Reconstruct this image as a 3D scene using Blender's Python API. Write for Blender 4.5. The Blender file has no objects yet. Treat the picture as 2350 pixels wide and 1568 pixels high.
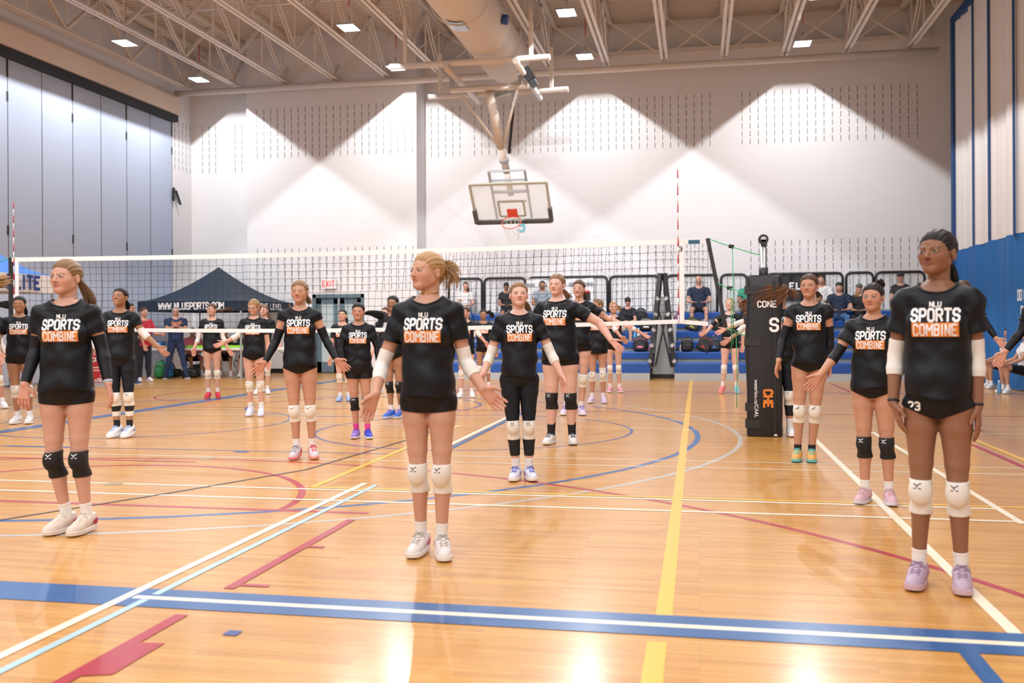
import bpy, bmesh, math, random
import numpy as np
from mathutils import Vector, Matrix
random.seed(7)
sc = bpy.context.scene
COL = sc.collection
# ------------------------------------------------------------------ camera
FPX, CX, HZ, EYE = 2191.0, 1175.0, 750.0, 1.22
YAW, ROLL = math.radians(11.0), 0.0055
FW = Vector((-math.sin(YAW), math.cos(YAW), 0)); RT = Vector((math.cos(YAW), math.sin(YAW), 0)); UP = Vector((0, 0, 1))
XC = RT*math.cos(ROLL) - UP*math.sin(ROLL); YC = UP*math.cos(ROLL) + RT*math.sin(ROLL)
cd = bpy.data.cameras.new('camera'); cam = bpy.data.objects.new('camera', cd); COL.objects.link(cam)
cam.matrix_world = Matrix(((XC.x, YC.x, -FW.x, 0), (XC.y, YC.y, -FW.y, 0), (XC.z, YC.z, -FW.z, EYE), (0, 0, 0, 1)))
cd.sensor_width = 36; cd.lens = 36*FPX/2350; cd.shift_y = -34/2350; cd.clip_end = 200
cd.dof.use_dof = True; cd.dof.focus_distance = 8.6; cd.dof.aperture_fstop = 2.6
sc.camera = cam
sc.view_settings.view_transform = 'Standard'; sc.view_settings.look = 'None'
sc.view_settings.gamma = 1; sc.view_settings.exposure = 0.10; sc.view_settings.use_curve_mapping = False
w = bpy.data.worlds.new('world'); sc.world = w; w.use_nodes = True
w.node_tree.nodes['Background'].inputs[0].default_value = (.8, .85, 1, 1)
w.node_tree.nodes['Background'].inputs[1].default_value = .3
LAMP_W = 285.0
CAMP = Vector((0, 0, EYE))
def ray(px, py): return XC*((px-CX)/FPX) + YC*((HZ-py)/FPX) + FW
def at_y(px, py, Y):
    d = ray(px, py); return CAMP + d*(Y/d.y)
def at_x(px, py, X):
    d = ray(px, py); return CAMP + d*(X/d.x)
def ground(px, py, z=0):
    d = ray(px, py); return CAMP + d*((z-EYE)/d.z)
# ------------------------------------------------------------------ tagging
def tag(o, label=None, cat=None, group=None, kind=None):
    if label: o['label'] = label
    if cat: o['category'] = cat
    if group: o['group'] = group
    if kind: o['kind'] = kind
    return o
def empty(name, loc=(0, 0, 0), rz=0, label=None, cat=None, group=None, kind=None):
    o = bpy.data.objects.new(name, None); COL.objects.link(o); o.location = loc; o.rotation_euler = (0, 0, rz)
    o.empty_display_size = .1
    return tag(o, label, cat, group, kind)
def copy_tree(o, parent=None):
    c = o.copy(); COL.objects.link(c); c.parent = parent
    for ch in list(o.children): copy_tree(ch, c)
    return c
# ------------------------------------------------------------------ materials
def mat(name, col, rough=.6, metal=0, spec=.5, emit=None, es=0, coat=0, sheen=0, alpha=1, trans=0, noise=0, nscale=20, bump=0, bscale=60, stretch=(1, 1, 1)):
    m = bpy.data.materials.new(name); m.use_nodes = True; nt = m.node_tree; b = nt.nodes['Principled BSDF']
    b.inputs['Base Color'].default_value = (*col, 1); b.inputs['Roughness'].default_value = rough
    b.inputs['Metallic'].default_value = metal; b.inputs['Specular IOR Level'].default_value = spec
    b.inputs['Coat Weight'].default_value = coat; b.inputs['Coat Roughness'].default_value = .2
    b.inputs['Sheen Weight'].default_value = sheen; b.inputs['Alpha'].default_value = alpha
    b.inputs['Transmission Weight'].default_value = trans
    if emit: b.inputs['Emission Color'].default_value = (*emit, 1); b.inputs['Emission Strength'].default_value = es
    if noise or bump:
        tc = nt.nodes.new('ShaderNodeTexCoord'); mp = nt.nodes.new('ShaderNodeMapping'); mp.inputs['Scale'].default_value = stretch
        nt.links.new(tc.outputs['Object'], mp.inputs[0])
        n = nt.nodes.new('ShaderNodeTexNoise'); n.inputs['Scale'].default_value = nscale; n.inputs['Detail'].default_value = 3
        nt.links.new(mp.outputs[0], n.inputs['Vector'])
        if noise:
            r = nt.nodes.new('ShaderNodeMixRGB'); r.inputs[1].default_value = (*[c*(1-noise) for c in col], 1)
            r.inputs[2].default_value = (*[min(1, c*(1+noise)) for c in col], 1)
            nt.links.new(n.outputs[0], r.inputs[0]); nt.links.new(r.outputs[0], b.inputs['Base Color'])
        if bump:
            n2 = nt.nodes.new('ShaderNodeTexNoise'); n2.inputs['Scale'].default_value = bscale; n2.inputs['Detail'].default_value = 2
            nt.links.new(mp.outputs[0], n2.inputs['Vector'])
            bp = nt.nodes.new('ShaderNodeBump'); bp.inputs['Strength'].default_value = bump; bp.inputs['Distance'].default_value = .02
            nt.links.new(n2.outputs[0], bp.inputs['Height']); nt.links.new(bp.outputs[0], b.inputs['Normal'])
    return m
def wood_floor():
    m = bpy.data.materials.new('maple_strip_floor'); m.use_nodes = True; nt = m.node_tree; b = nt.nodes['Principled BSDF']; L = nt.links
    tc = nt.nodes.new('ShaderNodeTexCoord')
    br = nt.nodes.new('ShaderNodeTexBrick'); br.offset = .37; br.offset_frequency = 3; br.squash = 1
    br.inputs['Color1'].default_value = (.63, .315, .066, 1); br.inputs['Color2'].default_value = (.52, .235, .042, 1)
    br.inputs['Mortar'].default_value = (.42, .2, .07, 1); br.inputs['Scale'].default_value = 1
    br.inputs['Mortar Size'].default_value = .0012; br.inputs['Bias'].default_value = -.1
    br.inputs['Brick Width'].default_value = .62; br.inputs['Row Height'].default_value = .04
    L.new(tc.outputs['Object'], br.inputs['Vector'])
    mp = nt.nodes.new('ShaderNodeMapping'); mp.inputs['Scale'].default_value = (1.4, 26, 1); L.new(tc.outputs['Object'], mp.inputs[0])
    n = nt.nodes.new('ShaderNodeTexNoise'); n.inputs['Scale'].default_value = 1; n.inputs['Detail'].default_value = 4; L.new(mp.outputs[0], n.inputs['Vector'])
    mx = nt.nodes.new('ShaderNodeMixRGB'); mx.blend_type = 'OVERLAY'; mx.inputs[0].default_value = .3
    L.new(br.outputs[0], mx.inputs[1]); L.new(n.outputs[0], mx.inputs[2]); L.new(mx.outputs[0], b.inputs['Base Color'])
    b.inputs['Roughness'].default_value = .45; b.inputs['Specular IOR Level'].default_value = .3
    b.inputs['Coat Weight'].default_value = .62; b.inputs['Coat Roughness'].default_value = .19
    return m
def block_wall(name, col, seam=.93, grid=(.4, .2)):
    m = bpy.data.materials.new(name); m.use_nodes = True; nt = m.node_tree; b = nt.nodes['Principled BSDF']; L = nt.links
    tc = nt.nodes.new('ShaderNodeTexCoord'); mp = nt.nodes.new('ShaderNodeMapping'); mp.inputs['Rotation'].default_value = (math.pi/2, 0, 0)
    L.new(tc.outputs['Object'], mp.inputs[0])
    br = nt.nodes.new('ShaderNodeTexBrick'); br.inputs['Scale'].default_value = 1
    br.inputs['Color1'].default_value = (*col, 1); br.inputs['Color2'].default_value = (*[c*.985 for c in col], 1)
    br.inputs['Mortar'].default_value = (*[c*seam for c in col], 1); br.inputs['Mortar Size'].default_value = .006
    br.inputs['Mortar Smooth'].default_value = .6
    br.inputs['Brick Width'].default_value = grid[0]; br.inputs['Row Height'].default_value = grid[1]
    L.new(mp.outputs[0], br.inputs['Vector']); L.new(br.outputs[0], b.inputs['Base Color']); b.inputs['Roughness'].default_value = .75
    return m
M = {}
M['floor'] = wood_floor()
M['wall'] = block_wall('painted_block', (.80, .79, .80))
M['beam'] = mat('cream_paint', (.70, .57, .46), .55)
M['deck'] = mat('cream_deck', (.62, .52, .43), .6)
M['truss'] = mat('cream_steel', (.78, .71, .64), .5)
M['slot'] = mat('slot_dark', (.03, .035, .04), .9)
M['black'] = mat('black', (.012, .012, .014), .5)
M['blackpl'] = mat('black_plastic', (.02, .02, .022), .4)
M['vinyl'] = mat('black_vinyl', (.011, .012, .016), .42, bump=.15, bscale=8)
M['panel'] = mat('grey_blue_carpet', (.47, .54, .68), .95, noise=.10, nscale=40)
M['trackc'] = mat('track', (.01, .011, .013), .6)
M['duct'] = mat('duct_paint', (.74, .65, .57), .6)
M['white'] = mat('white', (.85, .85, .85), .5)
M['netw'] = mat('white_tape', (.88, .88, .88), .7)
M['netb'] = mat('net_cord', (.012, .02, .03), .8)
M['steel'] = mat('steel', (.55, .56, .58), .35, .9)
M['dullsteel'] = mat('dull_steel', (.42, .44, .46), .5, .3)
M['blue'] = mat('bleacher_blue', (.012, .085, .36), .35)
M['bgrey'] = mat('bleacher_grey', (.42, .44, .45), .5)
M['curtb'] = mat('curtain_blue', (.015, .14, .42), .65, bump=.1, bscale=3, stretch=(1, 1, .1))
M['curtw'] = mat('curtain_white', (.78, .75, .73), .8)
M['navy'] = mat('navy_canopy', (.008, .022, .045), .7)
M['tentblue'] = mat('blue_canopy', (.02, .17, .60), .6)
M['orange'] = mat('orange', (.80, .22, .03), .6)
M['orangep'] = mat('print_orange', (.78, .24, .035), .7)
M['whitep'] = mat('print_white', (.88, .88, .90), .6)
M['red'] = mat('red', (.6, .02, .03), .5)
M['rim'] = mat('rim_orange', (.8, .09, .03), .4)
M['glass'] = mat('board_glass', (.86, .92, .93), .05, trans=0, alpha=.28)
M['teal'] = mat('teal', (.16, .5, .58), .6)
M['doorgrey'] = mat('door_frame_paint', (.11, .17, .21), .45)
M['doorglass'] = mat('door_glass', (.50, .60, .62), .2)
M['exit'] = mat('exit_red', (.8, .05, .05), .5, emit=(1, .05, .05), es=1.2)
M['green'] = mat('green_cord', (.06, .50, .22), .6)
def emis(name, c, s):
    m = bpy.data.materials.new(name); m.use_nodes = True; nt = m.node_tree; nt.nodes.remove(nt.nodes['Principled BSDF'])
    e = nt.nodes.new('ShaderNodeEmission'); e.inputs[0].default_value = (*c, 1); e.inputs[1].default_value = s
    nt.links.new(e.outputs[0], nt.nodes['Material Output'].inputs[0]); return m
M['led'] = emis('led_face', (.9, .95, 1), 7)
# ------------------------------------------------------------------ mesh builder
class MB:
    def __init__(s): s.v = []; s.f = []; s.sm = []
    def quadstrip(s, ring0, ring1, smooth=True): pass
    def box(s, lo, hi):
        x0, y0, z0 = lo; x1, y1, z1 = hi; b = len(s.v)
        s.v += [(x0,y0,z0),(x1,y0,z0),(x1,y1,z0),(x0,y1,z0),(x0,y0,z1),(x1,y0,z1),(x1,y1,z1),(x0,y1,z1)]
        for f in ((0,3,2,1),(4,5,6,7),(0,1,5,4),(1,2,6,5),(2,3,7,6),(3,0,4,7)): s.f.append(tuple(b+i for i in f)); s.sm.append(False)
        return s
    def bar(s, a, b, w, h=None, up=(0, 0, 1)):
        a = Vector(a); b = Vector(b); h = h or w; d = (b-a).normalized(); u = Vector(up)
        if abs(d.dot(u)) > .98: u = Vector((0, 1, 0))
        x = d.cross(u).normalized(); z = x.cross(d).normalized(); k = len(s.v)
        for p in (a, b):
            for (i, j) in ((-1,-1),(1,-1),(1,1),(-1,1)): s.v.append(tuple(p + x*(i*w/2) + z*(j*h/2)))
        for f in ((0,3,2,1),(4,5,6,7),(0,1,5,4),(1,2,6,5),(2,3,7,6),(3,0,4,7)): s.f.append(tuple(k+i for i in f)); s.sm.append(False)
        return s
    def tube(s, pts, r, n=8, caps=True, rs=None):
        pts = [Vector(p) for p in pts]; k = len(s.v); m = len(pts)
        up = Vector((0, 0, 1)); prev = None
        for i, p in enumerate(pts):
            d = (pts[min(i+1, m-1)] - pts[max(i-1, 0)]).normalized()
            if prev is None:
                x = d.cross(up)
                if x.length < .05: x = d.cross(Vector((0, 1, 0)))
                x.normalize()
            else:
                x = (prev - d*prev.dot(d)).normalized()
            prev = x; y = d.cross(x); rr = rs[i] if rs else r
            for j in range(n):
                a = 2*math.pi*j/n; s.v.append(tuple(p + x*(rr*math.cos(a)) + y*(rr*math.sin(a))))
        for i in range(m-1):
            for j in range(n):
                s.f.append((k+i*n+j, k+i*n+(j+1) % n, k+(i+1)*n+(j+1) % n, k+(i+1)*n+j)); s.sm.append(True)
        if caps:
            s.f.append(tuple(k+j for j in range(n-1, -1, -1))); s.sm.append(False)
            s.f.append(tuple(k+(m-1)*n+j for j in range(n))); s.sm.append(False)
        return s
    def lathe(s, prof, c=(0, 0, 0), n=20):
        k = len(s.v); m = len(prof)
        for (r, z) in prof:
            for j in range(n):
                a = 2*math.pi*j/n; s.v.append((c[0]+r*math.cos(a), c[1]+r*math.sin(a), c[2]+z))
        for i in range(m-1):
            for j in range(n):
                s.f.append((k+i*n+j, k+i*n+(j+1) % n, k+(i+1)*n+(j+1) % n, k+(i+1)*n+j)); s.sm.append(True)
        s.f.append(tuple(k+j for j in range(n-1, -1, -1))); s.sm.append(False); s.f.append(tuple(k+(m-1)*n+j for j in range(n))); s.sm.append(False)
        return s
    def poly(s, pts):
        k = len(s.v); s.v += [tuple(p) for p in pts]; s.f.append(tuple(range(k, k+len(pts)))); s.sm.append(False); return s
    def prism(s, pts, off):
        """solid from planar outline pts extruded by vector off"""
        k = len(s.v); n = len(pts); off = Vector(off)
        s.v += [tuple(p) for p in pts] + [tuple(Vector(p)+off) for p in pts]
        s.f.append(tuple(range(k+n-1, k-1, -1))); s.f.append(tuple(range(k+n, k+2*n))); s.sm += [False]*2
        for i in range(n): j = (i+1) % n; s.f.append((k+i, k+j, k+n+j, k+n+i)); s.sm.append(False)
        return s
    def grid(s, fn, nu, nv, smooth=True):
        k = len(s.v)
        for j in range(nv+1):
            for i in range(nu+1): s.v.append(tuple(fn(i/nu, j/nv)))
        for j in range(nv):
            for i in range(nu):
                a = k+j*(nu+1)+i; s.f.append((a, a+1, a+nu+2, a+nu+1)); s.sm.append(smooth)
        return s
    def build(s, name, m, parent=None, loc=None, kind=None, label=None):
        me = bpy.data.meshes.new(name); me.from_pydata(s.v, [], s.f); me.polygons.foreach_set('use_smooth', s.sm)
        me.materials.append(m if not isinstance(m, str) else M[m]); me.update()
        o = bpy.data.objects.new(name, me); COL.objects.link(o)
        if parent: o.parent = parent
        if loc: o.location = loc
        if kind: o['kind'] = kind
        if label: o['label'] = label
        return o
def arc(c, r, a0, a1, n=24, ax=0, ay=1):
    out = []
    for i in range(n+1):
        a = math.radians(a0+(a1-a0)*i/n); p = list(c); p[ax] += r*math.cos(a); p[ay] += r*math.sin(a); out.append(tuple(p))
    return out
# ------------------------------------------------------------------ stroke lettering (blocky capitals)
GL = {
 'A': [(0,0,0,5),(0,5,1,7),(1,7,3,7),(3,7,4,5),(4,5,4,0),(0,3,4,3)], 'B': [(0,0,0,7),(0,7,3,7),(3,7,4,6),(4,6,4,4.6),(4,4.6,3,3.7),(0,3.7,3,3.7),(3,3.7,4,2.8),(4,2.8,4,1),(4,1,3,0),(3,0,0,0)],
 'C': [(4,5.4,4,6),(4,6,3,7),(3,7,1,7),(1,7,0,6),(0,6,0,1),(0,1,1,0),(1,0,3,0),(3,0,4,1),(4,1,4,1.6)], 'D': [(0,0,0,7),(0,7,3,7),(3,7,4,6),(4,6,4,1),(4,1,3,0),(3,0,0,0)],
 'E': [(4,0,0,0),(0,0,0,7),(0,7,4,7),(0,3.6,3,3.6)], 'F': [(0,0,0,7),(0,7,4,7),(0,3.6,3,3.6)], 'G': [(4,6,3,7),(3,7,1,7),(1,7,0,6),(0,6,0,1),(0,1,1,0),(1,0,3,0),(3,0,4,1),(4,1,4,3.2),(4,3.2,2.3,3.2)],
 'H': [(0,0,0,7),(4,0,4,7),(0,3.5,4,3.5)], 'I': [(1,0,1,7)], 'J': [(4,7,4,1),(4,1,3,0),(3,0,1,0),(1,0,0,1)], 'K': [(0,0,0,7),(4,7,0,3),(1.2,4.2,4,0)], 'L': [(0,7,0,0),(0,0,4,0)],
 'M': [(0,0,0,7),(0,7,2.5,3),(2.5,3,5,7),(5,7,5,0)], 'N': [(0,0,0,7),(0,7,4,0),(4,0,4,7)], 'O': [(1,7,3,7),(3,7,4,6),(4,6,4,1),(4,1,3,0),(3,0,1,0),(1,0,0,1),(0,1,0,6),(0,6,1,7)],
 'P': [(0,0,0,7),(0,7,3,7),(3,7,4,6),(4,6,4,4),(4,4,3,3),(3,3,0,3)], 'R': [(0,0,0,7),(0,7,3,7),(3,7,4,6),(4,6,4,4.4),(4,4.4,3,3.4),(3,3.4,0,3.4),(2.4,3.4,4,0)],
 'S': [(4,5.4,4,6),(4,6,3,7),(3,7,1,7),(1,7,0,6),(0,6,0,4.4),(0,4.4,1,3.6),(1,3.6,3,3.4),(3,3.4,4,2.6),(4,2.6,4,1),(4,1,3,0),(3,0,1,0),(1,0,0,1),(0,1,0,1.6)],
 'T': [(-.2,7,4.2,7),(2,7,2,0)], 'U': [(0,7,0,1),(0,1,1,0),(1,0,3,0),(3,0,4,1),(4,1,4,7)], 'V': [(0,7,2,0),(2,0,4,7)], 'W': [(0,7,1,0),(1,0,2.5,5),(2.5,5,4,0),(4,0,5,7)],
 'X': [(0,0,4,7),(0,7,4,0)], 'Y': [(0,7,2,3.5),(4,7,2,3.5),(2,3.5,2,0)], 'Z': [(0,7,4,7),(4,7,0,0),(0,0,4,0)], '.': [(.6,0,1.2,0)], '/': [(0,-1,3,8)], '!': [(1,7,1,2.5),(1,0,1,.4)], ',': [(.6,.4,.2,-1.2)],
 '2': [(0,6,1,7),(1,7,3,7),(3,7,4,6),(4,6,4,4.4),(4,4.4,0,0),(0,0,4,0)], '3': [(0,6,1,7),(1,7,3,7),(3,7,4,6),(4,6,4,4.4),(4,4.4,3,3.6),(3,3.6,1.6,3.6),(3,3.6,4,2.8),(4,2.8,4,1),(4,1,3,0),(3,0,1,0),(1,0,0,1)],
 ')': [(0,7.5,1.4,5.5),(1.4,5.5,1.4,1.5),(1.4,1.5,0,-.5)], ' ': []}
NARROW = {'I': 2, '.': 1.6, '!': 2, ' ': 2.2, ',': 1.2, 'M': 5, 'W': 5, ')': 1.6}
def letters(text, height, wt=1.25, gap=1.9, cond=1.0):
    """list of quads (4 2-D points each), centred, baseline at 0"""
    u = height/7.0; x = 0; quads = []
    for ch in text:
        for (x0, y0, x1, y1) in GL[ch]:
            a = Vector(((x+x0*cond)*u, y0*u)); b = Vector(((x+x1*cond)*u, y1*u)); d = (b-a)
            if d.length < 1e-9: continue
            dn = d.normalized(); ex = .30 if min(abs(dn.x), abs(dn.y)) < .05 else .14; a2 = a-dn*(wt*u*ex); b2 = b+dn*(wt*u*ex); nn = Vector((-dn.y, dn.x))*(wt*u/2)
            m = max(1, int((b2-a2).length/.014))
            for i in range(m):
                p = a2.lerp(b2, i/m); q = a2.lerp(b2, (i+1)/m)
                quads.append((p-nn, q-nn, q+nn, p+nn))
        x += NARROW.get(ch, 4)*cond+gap
    wd = (x-gap)*u
    return [[(p.x-wd/2, p.y) for p in q] for q in quads], wd
def sign_text(text, height, origin, ux, uz, m, parent=None, name='lettering', depth=.003, wt=1.25, gap=1.9, cond=1.0, kind=None):
    """flat raised lettering: origin = centre of the baseline, ux = reading direction, uz = up of the letters"""
    q, wd = letters(text, height, wt, gap, cond); o = Vector(origin); ux = Vector(ux).normalized(); uz = Vector(uz).normalized(); nrm = ux.cross(uz)
    b = MB()
    for i, quad in enumerate(q):
        b.poly([o + ux*x + uz*y + nrm*(depth + 1e-5*(i % 7)) for (x, y) in quad])
    return b.build(name, m, parent, kind=kind)

def font_text(text, size, origin, ux, uz, m, parent=None, name='lettering'):
    """flat lettering in the built-in typeface, centred on origin"""
    cu = bpy.data.curves.new(name, 'FONT'); cu.body = text; cu.size = size; cu.align_x = 'CENTER'; cu.offset = size*.012
    o = bpy.data.objects.new(name, cu); COL.objects.link(o); bpy.context.view_layer.update(); me = bpy.data.meshes.new_from_object(o); bpy.data.objects.remove(o)
    ux = Vector(ux).normalized(); uz = Vector(uz).normalized(); n = ux.cross(uz)
    me.transform(Matrix(((ux.x, uz.x, n.x, origin[0]), (ux.y, uz.y, n.y, origin[1]), (ux.z, uz.z, n.z, origin[2]), (0, 0, 0, 1))))
    me.materials.clear(); me.materials.append(M[m] if isinstance(m, str) else m); o = bpy.data.objects.new(name, me); COL.objects.link(o); o.parent = parent; return o
# ------------------------------------------------------------------ room shell
WY, BY, WX = 25.0, 24.2, -14.15     # back wall, protruding bay, left wall
BX0, BX1 = -12.05, -7.24
CURX = 5.7; CEIL = 9.1; SOUTH = -9.0
fl = MB().box((WX-1, SOUTH-.2, -.2), (7.4, WY+.3, 0)).build('floor', 'floor', kind='structure')
ceil = MB()
pts = []; y = SOUTH
while y < WY:
    pts += [(y, 0), (y+.08, 0), (y+.095, .045), (y+.155, .045), (y+.17, 0)]; y += .17
for i in range(len(pts)-1):
    (ya, za), (yb, zb) = pts[i], pts[i+1]
    if yb-ya < 1e-6: continue
    ceil.poly([(WX-1, ya, CEIL+za), (7.4, ya, CEIL+za), (7.4, yb, CEIL+zb), (WX-1, yb, CEIL+zb)])
ceil.box((WX-1, SOUTH, CEIL+.06), (7.4, WY+.3, CEIL+.2))
ceil.build('ceiling', 'deck', kind='structure')
MB().box((BX1, WY, 0), (7.4, WY+.25, CEIL)).box((WX-.3, WY, 0), (BX0, WY+.25, CEIL)).box((BX0, WY, 0), (BX1, WY+.25, CEIL)).build('wall_back', 'wall', kind='structure')
# bay built round the door opening
dl = at_y(718, 850, BY).x; dr = at_y(836, 850, BY).x; DH = 2.12
MB().box((BX0, BY, 0), (dl, WY, CEIL)).box((dr, BY, 0), (BX1, WY, CEIL)).box((dl, BY, DH), (dr, WY, CEIL)).build('wall_bay', 'wall', kind='structure')
MB().box((WX-.3, SOUTH, 7.57), (WX, WY, CEIL)).box((WX-.3, 23.97, 0), (WX, WY, 7.57)).build('wall_left', 'wall', kind='structure')
MB().box((7.15, SOUTH, 0), (7.4, WY, CEIL)).build('wall_right', 'wall', kind='structure')
MB().box((WX-.3, SOUTH-.25, 0), (7.4, SOUTH, CEIL)).build('wall_front', 'wall', kind='structure')
# cream header beam over the folding partition
MB().box((WX-.3, SOUTH, 7.06), (WX+.28, 23.97, 7.5)).box((WX-.3, SOUTH, 7.5), (WX+.16, 23.97, 7.62)).build('trim_1', 'beam', kind='structure')
MB().box((WX-.25, SOUTH, 6.88), (WX+.2, 23.97, 7.06)).build('trim_2', 'trackc', kind='structure')
# black baseboards
MB().box((BX1, WY-.02, 0), (5.6, WY, .12)).build('baseboard_back', 'black', kind='structure')
MB().box((WX, BY-.02, 0), (dl-.05, BY, .12)).build('baseboard_bay', 'black', kind='structure') if False else MB().box((BX0, BY-.02, 0), (dl-.05, BY, .12)).box((dr+.05, BY-.02, 0), (BX1, BY, .12)).build('baseboard_bay', 'black', kind='structure')
# vertical sound slots in the block walls
def slots(name, x0, x1, yy, z0, rows, skip=()):
    b = MB(); x = x0
    while x < x1:
        if not any(s0 < x < s1 for s0, s1 in skip):
            for r in range(rows):
                b.box((x-.0065, yy-.003, z0+r*.2+.028), (x+.0065, yy+.002, z0+r*.2+.172))
        x += .2
    b.build(name, 'slot', kind='structure')
def wx(px, yy): return at_y(px, 350, yy).x
slots('trim_3', wx(990, WY), 5.5, WY, 5.8, 7, [(wx(1056, WY), wx(1080, WY)), (wx(1648, WY), wx(1697, WY))])
slots('trim_4', wx(990, WY), 5.5, WY, 1.4, 10, [(wx(1648, WY), wx(1705, WY))])
slots('trim_5', wx(590, BY), BX1-.1, BY, 5.8, 7)
slots('trim_6', wx(590, BY), BX1-.1, BY, 2.2, 6)
slots('trim_7', WX+.35, BX0, WY, 5.6, 7, [(wx(508, WY), wx(535, WY))])
b = MB()
for yy in np.arange(24.12, 24.95, .2):
    for r in range(7): b.box((WX-.002, yy-.0065, 5.6+r*.2+.028), (WX+.003, yy+.0065, 5.6+r*.2+.172))
b.build('trim_8', 'slot', kind='structure')
# pipe along the wall under the roof
b = MB(); b.tube([(WX+.1, 24.0, 7.67), (5.6, 24.0, 7.67)], .085, 12).build('sprinkler_main', 'truss').parent = None
sm_ = bpy.data.objects['sprinkler_main']; tag(sm_, 'cream painted pipe running along the back wall just under the roof trusses', 'pipe')
MB().box((BX1, WY-.25, 8.2), (5.6, WY, 8.32)).build('trim_9', 'truss', kind='structure')
# ------------------------------------------------------------------ folding partition panels
ys = [23.97-1.06*i for i in range(0, 32)]
seq = 0
for i in range(len(ys)-1):
    y1, y0 = ys[i], ys[i+1]
    if y0 < SOUTH: break
    t = empty('partition_panel', (WX, (y0+y1)/2, 0))
    n = i+1
    ords = ['first', 'second', 'third', 'fourth', 'fifth', 'sixth', 'seventh']
    if i < 7: tag(t, 'grey blue carpeted folding partition panel, %s from the far corner of the hall' % ords[i], 'partition panel', 'folding partition panels')
    else: tag(t, 'grey blue carpeted folding partition panel beside the camera, outside the photo', 'partition panel', 'folding partition panels')
    MB().box((-.09, -.53+.008, .05), (0, .53-.008, 6.88)).build('panel_face', 'panel', t)
    g = MB().box((-.05, .53-.012, .02), (.004, .53+.0, 6.88))
    if i % 2 == 0: g.box((-.05, .49, 6.0), (.012, .535, 6.2)).box((-.05, .49, 3.2), (.012, .535, 3.4)).box((-.05, .49, 6.5), (.012, .535, 6.88))
    g.build('edge_seal', 'trackc', t)
# hand gong beside the partition end
t = empty('rope_hook', (WX+.02, 24.02, 5.0), label='small grey hook with hanging black strap at the partition end', cat='hook')
MB().tube([(0, 0, .12), (.02, -.03, .0), (.06, .10, -.32)], .018, 6).build('bracket', 'steel', t)
MB().bar((.03, -.04, .08), (.05, -.10, -.28), .05, .06).bar((.05, .02, .02), (.12, .14, -.36), .04, .05).build('strap', 'black', t)
# ------------------------------------------------------------------ roof trusses
TX = [-13.73+1.44*k for k in range(14)]
names14 = ['first', 'second', 'third', 'fourth', 'fifth', 'sixth', 'seventh', 'eighth', 'ninth', 'tenth', 'eleventh', 'twelfth', 'thirteenth', 'fourteenth']
tproto = None
for k, x in enumerate(TX):
    if tproto is None:
        t = empty('roof_truss', (x, 0, 0)); tproto = t
        b = MB()
        for s in (-1, 1):
            b.box((s*.055-.038, SOUTH, 7.80), (s*.055+.038, WY-.3, 7.813)); b.box((s*.025-.006, SOUTH, 7.80), (s*.025+.006, WY-.3, 7.88))
        b.build('bottom_chord', 'truss', t)
        b = MB()
        for s in (-1, 1): b.box((s*.05-.035, SOUTH, 9.0), (s*.05+.035, WY-.05, 9.012)); b.box((s*.022-.006, SOUTH, 8.92), (s*.022+.006, WY-.05, 9.0))
        b.box((-.08, SOUTH, 9.012), (.08, WY-.05, 9.095))
        b.build('top_chord', 'truss', t)
        y = 23.9; P = 2.5
        while y > SOUTH+2.6:
            wb = MB()
            for s in (-1, 1):
                wb.bar((s*.035, y, 7.86), (s*.035, y-P/2, 8.95), .03, .05)
            wb.build('web_diagonal', 'truss', t)
            wb = MB()
            for s in (-1, 1): wb.bar((s*.035, y-P/2, 8.95), (s*.035, y-P, 7.86), .03, .05)
            wb.build('web_diagonal', 'truss', t)
            wb = MB(); wb.bar((0, y-P/2, 8.92), (0, y-P/2, 7.85), .035, .035); wb.build('web_post', 'truss', t); MB().bar((0, y, 8.95), (0, y, 7.85), .03, .03).build('web_post', 'truss', t)
            y -= P
        t2 = MB().bar((0, 24.7, 8.95), (0, 23.9, 7.86), .05, .05).build('web_diagonal', 'truss', t)
    else:
        t = copy_tree(tproto); t.location = (x, 0, 0)
    tag(t, 'cream painted open web steel roof truss, %s from the folding partition' % names14[k], 'roof truss', 'roof trusses')
# cross bracing between trusses
nb = 0
for yy in (24.0, 16.4, 8.9):
    for k in range(13):
        x0, x1 = TX[k], TX[k+1]
        b = MB().bar((x0, yy, 8.9), (x1, yy, 7.9), .035, .01, up=(0, 1, 0)).bar((x0, yy+.04, 7.9), (x1, yy+.04, 8.9), .035, .01, up=(0, 1, 0)).build('cross_brace', 'truss')
        where = 'against the back wall' if yy > 20 else ('halfway along the roof' if yy > 12 else 'nearest the camera')
        tag(b, 'X brace %s, right of the %s truss from the partition' % (where, names14[k]), 'brace', 'truss cross braces')
for yy, lb in ((20.2, 'far'), (14.0, 'middle'), (7.5, 'near')):
    b = MB().tube([(WX+.2, yy, 8.55), (5.6, yy, 8.55)], .025, 6).build('conduit_pipe', 'truss')
    tag(b, 'thin cream horizontal conduit crossing the roof trusses, %s one of three' % lb, 'pipe', 'conduits across the trusses')
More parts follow.
